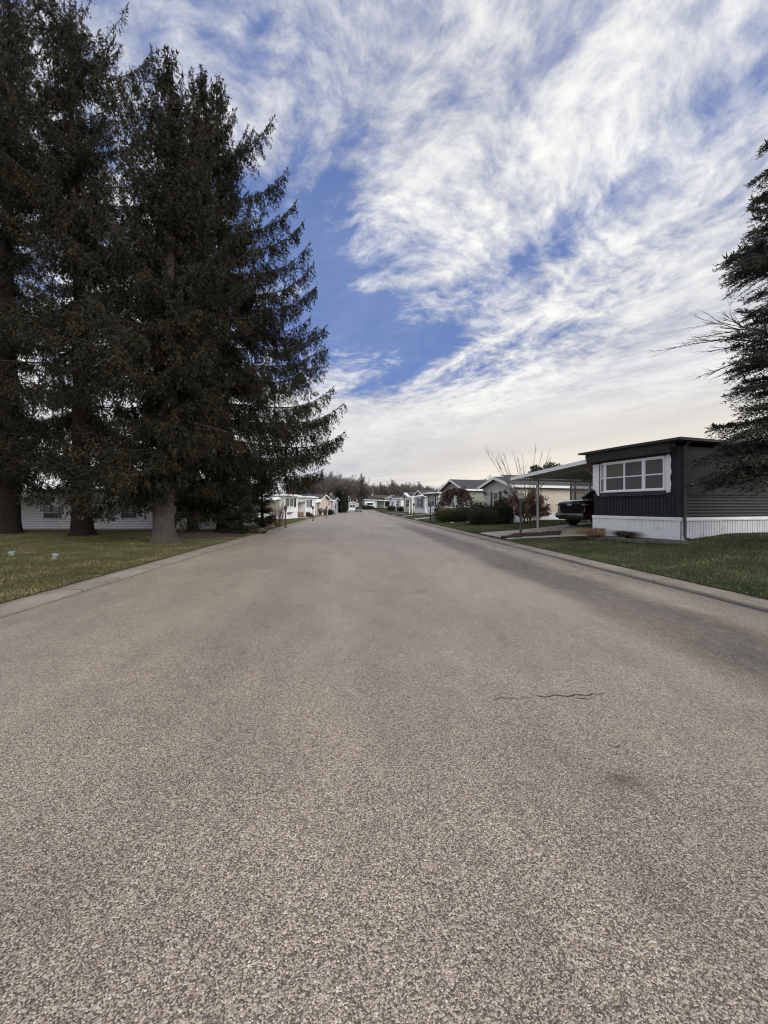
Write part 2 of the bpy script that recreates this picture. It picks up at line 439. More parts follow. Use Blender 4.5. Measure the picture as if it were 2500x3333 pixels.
sl = bpy.data.lights.new('sun', 'SUN'); sl.energy = 1.6; sl.angle = R(34); sl.color = (1,.95,.87)
so = bpy.data.objects.new('sun', sl); COL.objects.link(so)
so.rotation_euler = Vector((math.sin(SUN_AZ)*math.cos(SUN_EL), math.cos(SUN_AZ)*math.cos(SUN_EL), math.sin(SUN_EL))).to_track_quat('Z','Y').to_euler()

cd = bpy.data.cameras.new('camera'); cam = bpy.data.objects.new('camera', cd); COL.objects.link(cam)
cd.sensor_fit = 'HORIZONTAL'; cd.sensor_width = 36; cd.lens = 18; cd.shift_y = -(1666.5-HORY)/2500
cd.clip_end = 3000; cd.clip_start = .05
cam.location = (0,0,H); cam.rotation_euler = (R(90),0,-YAW)
scene.camera = cam
scene.view_settings.view_transform = 'Standard'; scene.view_settings.look = 'None'; scene.view_settings.exposure = .14; scene.view_settings.gamma = 1
scene.cycles.max_bounces = 5; scene.cycles.diffuse_bounces = 3; scene.cycles.glossy_bounces = 2
scene.cycles.filter_width = 1.1

# ------------------------------------------------------------------ ground, road, kerbs
def strip_mesh(name, prof, ys, mat, smooth=False, wob=None):
    "prof: list of (x, dz); z = dz + rise(y)"
    V = []; n = len(prof)
    for j, y in enumerate(ys):
        for i, (x, dz) in enumerate(prof):
            V.append((x + (wob(i, y) if wob else 0), y, dz+rise(y)))
    Q = [(j*n+i, j*n+i+1, (j+1)*n+i+1, (j+1)*n+i) for j in range(len(ys)-1) for i in range(n-1)]
    return np_mesh(name, V, Q, mat, smooth=smooth)
YS = [-40,-10,0,10,20,30,45,60,75,90,97,104,111,118,125,132,139,146,152,170,200,300,600,1500]
gx = [-1500,-300,-60,-30,-20.6,-15,-10,-7,RL-KW-.01]
prof = [(x, g(x,0)-.012) for x in gx] + [(RL-KW+.02,-.06),(RR+KW-.02,-.06)] + [(x, g(x,0)-.012) for x in (RR+KW+.01,8,10,12,13.3,16,30,60,300,1500)]
ground = strip_mesh('ground', prof, YS, ground_material()); tag(ground, kind='structure')
road = strip_mesh('road', [(RL+(RR-RL)*i/12, .03*(1-((i-6)/6)**2)-.0) for i in range(13)], [y for y in YS if y<=152], road_material(), smooth=True); tag(road, kind='structure')
CONC = concrete_material('kerb_concrete', (.25,.22,.18), 3.05)
CONCD = concrete_material('drive_concrete', (.36,.325,.28))
ysk = [-20+.5*i for i in range(330)]
def kw(i, y): return (mnoise.noise((y*1.3, i*7.1, 0))*.022 if i in (0,1,2) else mnoise.noise((y*2.1, i*3.3, 5))*.03)
for nm, e, s in (('kerb', RL, -1), ('kerb', RR, 1)):
    pr = [(e-s*.01,-.03),(e+s*.003,.028),(e+s*.014,.038),(e+s*.10,.042),(e+s*.30,.054),(e+s*KW,.066),(e+s*(KW+.02),.0)]
    if s < 0: pr = pr[::-1]
    k = strip_mesh(nm, pr, ysk, CONC, wob=kw if s > 0 else (lambda i, y: kw(6-i, y))); tag(k, kind='structure')

def drape(name, poly, mat, dz=.012, res=.5, kind='structure', wob=.0):
    "sheet over the ground inside a 4-corner patch (world xy)"
    a, b, c, d = [Vector((p[0], p[1])) for p in poly]
    nu = max(2, int(max((b-a).length, (c-d).length)/res)); nv = max(2, int(max((d-a).length, (c-b).length)/res))
    nu, nv = min(nu, 90), min(nv, 90)
    V = []
    for j in range(nv+1):
        for i in range(nu+1):
            s, t = i/nu, j/nv
            p = (a*(1-s)+b*s)*(1-t)+(d*(1-s)+c*s)*t
            if wob and (i in (0,nu) or j in (0,nv)):
                p = p + Vector((mnoise.noise((p.x*1.7,p.y*1.7,1)), mnoise.noise((p.x*1.7,p.y*1.7,9))))*wob
            V.append((p.x, p.y, g(p.x,p.y)+dz))
    Q = [(j*(nu+1)+i, j*(nu+1)+i+1, (j+1)*(nu+1)+i+1, (j+1)*(nu+1)+i) for j in range(nv) for i in range(nu)]
    o = np_mesh(name, V, Q, mat, smooth=True)
    if kind: tag(o, kind=kind)
    return o

# cracks in the road surface
def crack(pts, w, seed):
    rng = random.Random(seed); P = []
    for (a, b) in zip(pts[:-1], pts[1:]):
        n = max(2, int((Vector(b)-Vector(a)).length/.035))
        for i in range(n):
            t = i/n; P.append((a[0]+(b[0]-a[0])*t+rng.uniform(-.012,.012), a[1]+(b[1]-a[1])*t+rng.uniform(-.018,.018)))
    P.append(pts[-1]); m = MB(); V = []; n = len(P)
    rz = lambda x: .03*(1-((x-(RL+RR)/2)/((RR-RL)/2))**2)+.004
    for i, p in enumerate(P):
        ww = w*(.25+.75*math.sin(math.pi*(i+.3)/(n)))*rng.uniform(.3,1.3)
        V += [(p[0], p[1]-ww, rz(p[0])), (p[0], p[1]+ww, rz(p[0]))]
    m.add(V, [(2*i,2*i+2,2*i+3,2*i+1) for i in range(n-1)])
    o = m.build('road_crack', TARM); tag(o, kind='structure')
TARM = plain('crack_dirt', (.05,.042,.036), .95, .4, 20)
def gr(px, py):
    D = (H-.02)*F/(py-HORY); return at(px, D)
crack([gr(1590,2281), gr(1650,2275), gr(1700,2277), gr(1740,2272)], .006, 1)
crack([gr(1712,2253), gr(1730,2264), gr(1760,2272), gr(1850,2268), gr(1960,2263), gr(1975,2258)], .008, 2)
crack([gr(1850,2268), gr(1885,2277), gr(1935,2279)], .006, 7)
crack([gr(1740,2272), gr(1735,2284), gr(1752,2296)], .004, 8)
crack([gr(1035,1757), gr(1100,1755), gr(1180,1757)], .03, 3)
crack([gr(1975,2424), gr(2010,2436), gr(2030,2444)], .005, 4)

# driveways
def drive(poly): return drape('driveway', poly, CONCD, .014)
p = lambda px, py: tuple(gp(px, py)[0][:2])
KXR, KXL = RR+KW-.01, RL-KW+.01
th = R(14); ux, uy = Vector((math.cos(th), math.sin(th))), Vector((-math.sin(th), math.cos(th)))

# ------------------------------------------------------------------ house builder
class House:
    def __init__(s, name, label, cat, corner, rot, side, L, W, group=None):
        s.root = thing(name, label, cat, corner, rot, group); s.s = side; s.L = L; s.W = W
    def bx(s, m, face, u0, u1, z0, z1, o0, o1):
        k = s.s
        if face == 'front': m.box(*sorted((k*-o1, k*-o0)), u0, u1, z0, z1)
        elif face == 'side': m.box(*sorted((k*u0, k*u1)), -o1, -o0, z0, z1)
        return m
    def pt(s, face, u, z, o):
        return (s.s*-o, u, z) if face == 'front' else (s.s*u, -o, z)
    def profile_h(s, m, face, u0, u1, prof):
        "prof (z,o) swept along u"
        vs = [s.pt(face,u,z,o) for (z,o) in prof for u in (u0,u1)]
        m.add(vs, [(2*i,2*i+1,2*i+3,2*i+2) for i in range(len(prof)-1)])
    def profile_v(s, m, face, z0, z1, prof):
        vs = [s.pt(face,u,z,o) for (u,o) in prof for z in (z0,z1)]
        m.add(vs, [(2*i,2*i+1,2*i+3,2*i+2) for i in range(len(prof)-1)])
    def lap(s, m, face, u0, u1, z0, z1, pitch=.14, dep=.022):
        n = max(1, round((z1-z0)/pitch)); q = (z1-z0)/n; pr = []
        for i in range(n): pr += [(z0+i*q, dep), (z0+(i+1)*q, .003)]
        s.profile_h(m, face, u0, u1, pr)
    def ribs_v(s, m, face, u0, u1, z0, z1, pitch=.15, dep=.02, duty=.3):
        n = max(1, round((u1-u0)/pitch)); q = (u1-u0)/n; pr = []
        for i in range(n):
            a = u0+i*q; pr += [(a,dep),(a+q*(1-duty)*.9,dep),(a+q*(1-duty),.003),(a+q*.97,.003)]
        pr.append((u1,dep)); s.profile_v(m, face, z0, z1, pr)
    def ribs_h(s, m, face, u0, u1, z0, z1, pitch=.15, dep=.025):
        n = max(1, round((z1-z0)/pitch)); q = (z1-z0)/n; pr = []
        for i in range(n):
            for j in range(6): pr.append((z0+(i+j/6)*q, .003+dep*.5*(1-math.cos(2*math.pi*j/6))))
        s.profile_h(m, face, u0, u1, pr)
    def gable_core(s, wm, hs, hw, apex):
        m = MB(); W = s.W
        m.prism([(0,hs),(W,hs),(W,hw),(W/2,apex),(0,hw)], 'x', 0, s.s*s.L); return m
    def gable_lap(s, m, hw, apex, pitch=.14):
        "clapboards climbing into the gable"
        n = max(1, round((apex-hw-.08)/pitch)); q = (apex-hw-.08)/n
        for i in range(n):
            z = hw+i*q; f = (i*q)/(apex-hw); a = s.W/2*f; b = s.W-a
            f2 = ((i+1)*q)/(apex-hw); a2 = s.W/2*f2; b2 = s.W-a2
            P = [s.pt('front',a,z,.022), s.pt('front',b,z,.022), s.pt('front',b2,z+q,.004), s.pt('front',a2,z+q,.004)]
            m.add(P, [(0,1,2,3)])
    def gable_roof(s, hw, apex, mat, trim, ov=.3, th_=.10):
        W = s.W; sl_ = (apex-hw)/(W/2); k = s.s
        m = MB(); zt = lambda y: apex+.06-abs(y-W/2)*sl_
        prof = [(-ov,zt(-ov)),(W/2,apex+.06),(W+ov,zt(W+ov)),(W+ov,zt(W+ov)+th_),(W/2,apex+.06+th_),(-ov,zt(-ov)+th_)]
        m.prism(prof, 'x', *sorted((k*-ov, k*(s.L+ov))))
        r = m.build('roof', mat, s.root)
        t = MB(); d = .16
        x0, x1 = sorted((k*-(ov+.03), k*-(ov+.002)))
        t.prism([(-ov-.02,zt(-ov)-d+.02),(W/2,apex+.06-d+.04),(W/2,apex+.04+th_),(-ov-.02,zt(-ov)+th_-.03)], 'x', x0, x1)
        t.prism([(W/2+.001,apex+.06-d+.04),(W+ov+.02,zt(W+ov)-d+.02),(W+ov+.02,zt(W+ov)+th_-.03),(W/2+.001,apex+.04+th_)], 'x', x0, x1)
        # eave boards along the near side, soffit
        xa, xb = sorted((k*-ov, k*(s.L+ov)))
        t.box(xa, xb, -ov-.03, -ov-.004, zt(-ov)-.10, zt(-ov)+th_-.02)
        t.box(xa, xb, -ov+.0, -.03, zt(-ov)-.075, zt(-ov)-.055)
        t.build('fascia', trim, s.root); return r
    def flat_roof(s, h, mat, trim, ov=.3, th_=.10, drop=.0, fas=.14):
        k = s.s; W = s.W; xa, xb = sorted((k*-ov, k*(s.L+ov)))
        m = MB(); m.prism([(-ov,h),(W+ov,h),(W+ov,h+th_),(W/2,h+th_+.10),(-ov,h+th_)], 'x', xa, xb)
        r = m.build('roof', mat, s.root)
        t = MB(); x0, x1 = sorted((k*-(ov+.028), k*-(ov+.002)))
        t.box(x0, x1, -ov-.03, W+ov, h-fas+.09, h+th_-.006)
        t.box(xa, xb, -ov-.03, -ov-.003, h-fas+.09, h+th_-.006)
        t.build('fascia', trim, s.root); return r
    def window(s, face, u0, u1, z0, z1, pane=PANE, frame=WHITE, cols=2, rows=2, fw=.06, o=.03, shutters=None, sw=.28, label=None):
        m = MB(); d0, d1 = o, o+.05
        for a, b, c, e in ((u0-fw,u1+fw,z0-fw,z0),(u0-fw,u1+fw,z1,z1+fw),(u0-fw,u0,z0,z1),(u1,u1+fw,z0,z1)): s.bx(m, face, a, b, c, e, d0, d1)
        for i in range(1, cols):
            c = u0+(u1-u0)*i/cols; s.bx(m, face, c-.025, c+.025, z0, z1, d0, d1-.008)
        for j in range(1, rows):
            c = z0+(z1-z0)*j/rows
            for i in range(cols):
                a = u0+(u1-u0)*i/cols+(.025 if i else 0); b = u0+(u1-u0)*(i+1)/cols-(.025 if i<cols-1 else 0)
                s.bx(m, face, a, b, c-.02, c+.02, d0, d1-.012)
        w = m.build('window', frame, s.root)
        q = MB(); s.bx(q, face, u0, u1, z0, z1, d0-.02, d0+.012); q.build('pane', pane, w)
        if shutters:
            for a in (u0-fw-.02-sw, u1+fw+.02):
                q = MB(); s.bx(q, face, a, a+sw, z0-fw, z1+fw, d0, d0+.035)
                for j in range(8):
                    zz = z0+(z1-z0)*(j+.5)/8; s.bx(q, face, a+.04, a+sw-.04, zz-.03, zz+.03, d0+.035, d0+.045)
                q.build('shutter', shutters, s.root)
        return w
    def box_part(s, name, mat, face, u0, u1, z0, z1, o0, o1, bevel=0):
        m = MB(); s.bx(m, face, u0, u1, z0, z1, o0, o1); return m.build(name, mat, s.root, bevel=bevel)
    def awning(s, face, u0, u1, z, dep, drop, mat, scallop=6):
        m = MB(); n = scallop*2; vs = []
        for i in range(n+1):
            u = u0+(u1-u0)*i/n; dz = .045*(i%2)
            vs += [s.pt(face,u,z+dz,.03), s.pt(face,u,z-drop+dz,dep), s.pt(face,u,z-drop+dz-.12,dep+.01)]
        fs = []
        for i in range(n): fs += [(3*i,3*i+1,3*i+4,3*i+3),(3*i+1,3*i+2,3*i+5,3*i+4)]
        # closed cheeks at both ends
        a = len(vs)
        vs += [s.pt(face,u0,z-drop,.03), s.pt(face,u1,z-drop,.03)]
        fs += [(0,1,a),(3*n,3*n+1,a+1)]
        m.add(vs, fs); return m.build('awning', mat, s.root)
    def std_walls(s, hs, hw, wall, skirt, apex=None, pitch=.15, style='lap', corner=WHITE):
        W, L, k = s.W, s.L, s.s
        sk = MB(); sk.box(*sorted((k*.03, k*(L-.03))), .03, W-.03, -.25, hs)
        s.ribs_v(sk, 'front', .03, W-.03, -.2, hs, .2, .02-.03); s.ribs_v(sk, 'side', .03, L-.03, -.2, hs, .2, .02-.03)
        sk.build('skirt', skirt, s.root)
        cap = MB(); s.bx(cap, 'front', -.03, W+.02, hs-.05, hs+.03, .0, .03); s.bx(cap, 'side', -.03, L, hs-.05, hs+.03, .0, .027)
        cap.build('skirt_cap', skirt, s.root)
        if apex: m = s.gable_core(wall, hs, hw, apex); s.gable_lap(m, hw, apex, pitch)
        else:
            m = MB(); m.box(*sorted((0, k*L)), 0, W, hs+.03, hw)
        for f, b in (('front', W), ('side', L)):
            if style == 'lap': s.lap(m, f, 0, b, hs+.03, hw, pitch)
            else: s.ribs_v(m, f, 0, b, hs+.03, hw, .2, .018)
        m.build('wall', wall, s.root)
        if corner:
            c = MB(); s.bx(c, 'front', -.03, .09, hs+.03, hw-.02, .0, .035); s.bx(c, 'side', .0, .09, hs+.03, hw-.02, .0, .033); c.build('corner_trim', corner, s.root)
            c = MB(); s.bx(c, 'front', W-.09, W, hs+.03, hw-.02, .0, .035); c.build('corner_trim', corner, s.root)
            c = MB(); s.bx(c, 'side', L-.09, L, hs+.03, hw-.02, .0, .033); c.build('corner_trim', corner, s.root)

# ------------------------------------------------------------------ R0: dark single-wide
c0, D0 = gp(2216, 1759)
def ray_front(px):
    "local y on the street front of the dark home for a picture column"
    k = (px-1250)/F; a = th+YAW
    xc, D = (2216-1250)/F*D0, D0
    return (xc-k*D)/(math.sin(a)+k*math.cos(a))
W0 = ray_front(1933)
h0 = House('mobile_home', 'charcoal painted flat-roofed home with white skirting and a wide white bay window', 'house', c0, th, 1, 15, W0)
def r0():
    h = h0; W, L = W0, 15.0
    hs, hw = .66, 3.22
    sk = MB(); sk.box(.03, L, .03, W-.03, -.3, hs)
    h.ribs_v(sk, 'front', -.01, W+.03, -.3, hs, .155, .034, .35)
    sk.build('skirt', WHITE, h.root)
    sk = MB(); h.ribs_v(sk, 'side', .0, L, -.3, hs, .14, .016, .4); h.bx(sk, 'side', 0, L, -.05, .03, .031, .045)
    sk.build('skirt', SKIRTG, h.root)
    c = MB(); h.bx(c, 'front', -.04, W+.05, hs, hs+.12, .0, .055); c.build('skirt_cap', WHITE, h.root, bevel=.012)
    c = MB(); h.bx(c, 'side', .04, L, hs, hs+.12, .0, .06); h.bx(c, 'side', .04, L, hs+.03, hs+.055, .06, .075); c.build('skirt_cap', WHITEV, h.root)
    z0 = hs+.12
    m = MB(); m.box(0, L, 0, W, z0, hw)
    h.ribs_v(m, 'front', .06, W-.02, z0, 1.60, .135, .026, .3)
    h.bx(m, 'front', -.02, .10, z0, hw, .0, .035)
    h.bx(m, 'front', -.0, W, 1.60, 1.66, .002, .03)
    h.ribs_h(m, 'side', .12, L, z0, 1.56, .115, .015)
    h.bx(m, 'side', .0, L, 1.56, 1.60, .002, .045)
    h.ribs_v(m, 'side', .12, L, 1.60, hw, .21, .007, .10)
    h.bx(m, 'side', -.02, .12, z0, hw, .002, .04)
    m.build('wall', CHAR, h.root)
    # valance box above the bay
    v = MB(); v.prism([(-.30,3.02),(-.10,3.02),(0,3.0),(0,3.36),(-.34,3.36)], 'y', .16, W+.12)
    v.prism([(-.325,3.13),(-.30,3.13),(-.33,3.30),(-.345,3.30)], 'y', .16, W+.12)
    v.build('valance', CHAR2, h.root)
    r = MB(); r.prism([(-.30,3.37),(W/2,3.375),(W+.30,3.37),(W+.30,3.43),(W/2,3.445),(-.30,3.43)], 'x', -.48, L+.3)
    r.build('roof', ROOFD, h.root)
    f = MB(); f.prism([(-.33,3.365),(W/2,3.37),(W+.33,3.365),(W+.33,3.445),(W/2,3.46),(-.33,3.445)], 'x', -.52, -.482)
    f.box(-.52, L+.3, -.335, -.302, 3.36, 3.45)
    f.build('fascia', CHAR2, h.root)
    # bay window: shallow box with canted ends
    y0, y1 = ray_front(2171)+.02, ray_front(1954)-.02
    b0, b1 = 1.78, 2.88; dp = .11; ca = .30
    pl = [(0,y0-.03),(-dp,y0+.01),(-dp,y1-ca),(0,y1)]
    bs = MB(); bs.prism(pl, 'z', b0-.22, b0-.06); bs.prism([(0,y0-.03),(-dp+.02,y0+.02),(-dp+.02,y1-ca),(0,y1)], 'z', b1+.06, 3.0)
    bs.build('bay_base', CHAR2, h.root)
    fr = MB(); fr.prism([(.0,y0-.04),(-dp-.03,y0-.01),(-dp-.03,y1-ca+.02),(0,y1+.04)], 'z', b0-.06, b0)
    fr.prism([(.0,y0-.04),(-dp-.02,y0-.01),(-dp-.02,y1-ca+.02),(0,y1+.04)], 'z', b1, b1+.06)
    yy0, yy1 = y0, y1-ca
    a = (yy1-yy0)
    e = [ray_front(2108)+.03, ray_front(2095)-.02, ray_front(2038)]
    # posts and rails on the main face
    posts = [(yy0,yy0+.05),(e[0]-.01,e[1]+.01),(e[2]-.03,e[2]+.03),(yy1-.045,yy1)]
    for (p0, p1) in posts: fr.box(-dp, -dp+.06, p0, p1, b0, b1)
    mid = (b0+b1)/2-.02
    lights = [(posts[i][1], posts[i+1][0]) for i in range(3)]
    for (p0, p1) in lights:
        fr.box(-dp+.012, -dp+.05, p0, p1, mid-.022, mid+.022)
        for q0, q1 in ((b0,b0+.035),(b1-.035,b1)): fr.box(-dp+.014, -dp+.05, p0, p1, q0, q1)
    # canted end
    A = Vector((-dp, yy1, 0)); B = Vector((0, y1, 0)); dv = (B-A); nv = Vector((-dv.y, dv.x, 0)).normalized()
    for t0, t1 in ((.0,.16),(.84,1.0)):
        q = A+dv*(t0+t1)/2; fr.obox((q.x,q.y,(b0+b1)/2), dv*(t1-t0)/2, nv*.025, (0,0,(b1-b0)/2))
    q = A+dv*.5; fr.obox((q.x,q.y,mid), dv*.34, nv*.02, (0,0,.022))
    fr.prism([(0,y0-.02),(-dp,y0-.004),(-dp+.0,y0-.001),(0,y0-.001)], 'z', b0, b1)
    w = fr.build('bay_window', WHITE, h.root, bevel=.006, seg=1)
    for i, (p0, p1) in enumerate(lights):
        up = [PANEG, PANEG, PANEY][i]; 
        m_ = MB(); m_.box(-dp+.03, -dp+.04, p0, p1, mid, b1); m_.build('pane', up, w)
        m_ = MB(); m_.box(-dp+.03, -dp+.04, p0, p1, b0, mid); m_.build('pane', [PANEG, PANEG, PANEG][i], w)
    for z_0, z_1, mm in ((mid,b1,PANEL),(b0,mid,PANEG)):
        m_ = MB(); q = A+dv*.5; m_.obox((q.x,q.y,(z_0+z_1)/2), dv*.34, nv*.006, (0,0,(z_1-z_0)/2)); m_.build('pane', mm, w)
    # raw white primer patches left and right of the bay
    def patch(pts):
        m_ = MB(); m_.add([(-.036,y,z) for (y,z) in pts]+[(-.03,y,z) for (y,z) in pts],
            [tuple(range(len(pts)))]+[(i,(i+1)%len(pts),len(pts)+(i+1)%len(pts),len(pts)+i) for i in range(len(pts))]); m_.build('primer_patch', WHITE, h.root)
    patch([(W+.02,2.93),(W-.30,2.93),(W-.30,1.60),(W-.22,1.62),(W-.16,1.70),(W-.13,1.80),(W-.07,1.86),(W+.02,1.92)])
    patch([(y0-.02,2.97),(y0-.14,2.99),(y0-.19,2.80),(y0-.17,2.55),(y0-.20,2.35),(y0-.15,2.15),(y0-.19,1.95),(y0-.16,1.66),(y0-.02,1.64)])
    # downspout
    dsp = MB(); dsp.tube([(.08,-.28,3.36),(.06,-.14,3.24),(.05,-.10,3.12),(.05,-.10,.20),(.02,-.13,.08),(.10,-.30,.035)], .045, 8)
    dsp.build('downspout', CHAR2, h.root, smooth=True)
    h.window('side', 4.35, 5.3, 2.12, 2.55, PANED, WHITE, 1, 1, .06)
r0()

# ------------------------------------------------------------------ carport + lattice screen
def carport():
    o = c0 + Vector((*(uy*W0), 0)); zb = c0.z
    t = thing('carport', 'white metal carport roof leaning on the charcoal home over a pickup', 'carport', o, th)
    w = 5.1; z0, z1 = 3.02, 2.62; L = 9.0
    m = MB(); n = 60; vs = []
    for i in range(n+1):
        x = -.35+L*i/n; dz = .025*(i%2)
        vs += [(x,.05,z0+.08+dz),(x,w,z1+.08+dz)]
    m.add(vs, [(2*i,2*i+1,2*i+3,2*i+2) for i in range(n)])
    m.build('roof_sheet', CARPU, t)
    f = MB()
    f.bar((-.37,.05,z0+.05), (-.37,w+.03,z1+.05), .05, .17); f.bar((-.37,w+.03,z1+.05), (L-.35,w+.03,z1+.05), .05, .17)
    f.build('fascia', WHITEV, t)
    for x in (.9, 4.5, 8.0):
        b = MB(); b.bar((x,.05,z0), (x,w,z1), .06, .10); b.build('beam', CARPU, t)
    for (x, y, r_) in ((.75,.30,.035),(.95,w-.55,.042),(4.6,.30,.035),(4.6,w-.55,.04),(8.0,w-.55,.04)):
        gz = g(*(o.xy+ux*x+uy*y))-zb
        zt = z0+(z1-z0)*(y/w)
        p_ = MB(); p_.box(x-r_, x+r_, y-r_, y+r_, gz-.05, zt); p_.build('post', ALU, t)
    for a_, b_ in (((.75,.30,2.15),(.75,1.1,2.90)),((.95,w-.6,2.05),(.95,w-1.3,2.68))):
        br = MB(); br.bar(a_, b_, .04); br.build('brace', ALU, t)
    return t, o
cp, cpo = carport()

def lattice():
    a, Da = at(1858, 25.2), 25.2; b = at(1960, 25.8)
    A, B = Vector(a), Vector(b); dv = (B-A); L = dv.length; rz = math.atan2(dv.y, dv.x)
    t = thing('lattice_screen', 'dark diamond lattice screen behind the pickup at the back of the carport', 'fence', (A.x,A.y,g(*a)), rz)
    for x in (0, .35, L*.62, L):
        m = MB(); m.box(x-.035, x+.035, -.035, .035, -.1, 2.75); m.build('post', BLACK, t)
    m = MB(); hgt = 2.65; q = .105
    n = int((L+hgt)/q)
    for i in range(n+1):
        s0 = i*q
        for sg in (1,-1):
            x0 = s0-hgt if sg > 0 else s0; x1 = s0 if sg > 0 else s0-hgt
            (xa, za), (xb, zb) = (x0, .1), (x1, .1+hgt)
            # clip to 0..L
            def clip(xa, za, xb, zb):
                if xa > xb: xa, za, xb, zb = xb, zb, xa, za
                if xb <= 0 or xa >= L: return None
                f = lambda x: za+(zb-za)*(x-xa)/(xb-xa)
                l, r = max(xa,0), min(xb,L); return (l,f(l),r,f(r))
            c = clip(xa,za,xb,zb)
            if c: m.bar((c[0],.008*sg,c[1]), (c[2],.008*sg,c[3]), .014, .03)
    m.build('lattice', BLACK, t)
lattice()

# ------------------------------------------------------------------ vehicles
def wheel(parent, x, y, r, w, side):
    m = MB(); prof = [(r*.60,-w/2),(r*.93,-w/2),(r,-w/2+.03),(r,w/2-.03),(r*.93,w/2),(r*.60,w/2)]
    n = 24; vs = []; fs = []
    for (rr, a) in prof:
        for k in range(n):
            t = 2*math.pi*k/n; vs.append((x+rr*math.cos(t), y+a, r+rr*math.sin(t)))
    for i in range(len(prof)):
        for k in range(n):
            j = (i+1)%len(prof); fs.append((i*n+k, i*n+(k+1)%n, j*n+(k+1)%n, j*n+k))
    m.add(vs, fs); t_ = m.build('wheel', TYRE, parent, smooth=True)
    m = MB(); vs = []; o = -side*.0
    m.tube([(x,y-w*.36,r),(x,y+w*.36,r)], r*.61, 20)
    for k in range(6):
        t = 2*math.pi*k/6
        for sg in (-1,1): m.bar((x+.05*math.cos(t),y+sg*w*.40,r+.05*math.sin(t)),(x+r*.56*math.cos(t),y+sg*w*.40,r+r*.56*math.sin(t)), .05, .03)
    m.build('rim', RIM, t_)
def text_mesh(body, size, ext, mat, parent, M, name='lettering'):
    cu = bpy.data.curves.new('lettering', 'FONT'); cu.body = body; cu.size = size; cu.extrude = ext; cu.align_x = 'CENTER'; cu.align_y = 'CENTER'; cu.offset = size*.02
    tmp = bpy.data.objects.new('lettering', cu); COL.objects.link(tmp)
    dg = bpy.context.evaluated_depsgraph_get(); me = bpy.data.meshes.new_from_object(tmp.evaluated_get(dg))
    bpy.data.objects.remove(tmp); bpy.data.curves.remove(cu)
    me.transform(M); me.materials.clear(); me.materials.append(mat)
    o = bpy.data.objects.new(name, me); COL.objects.link(o); o.parent = parent; return o
def loft(sections):
    "closed loops of equal length"
    m = MB(); n = len(sections[0]); vs = [p for s in sections for p in s]; fs = []
    for i in range(len(sections)-1):
        for k in range(n): fs.append((i*n+k, i*n+(k+1)%n, (i+1)*n+(k+1)%n, (i+1)*n+k))
    fs += [tuple(range(n))[::-1], tuple((len(sections)-1)*n+k for k in range(n))]
    m.add(vs, fs); return m
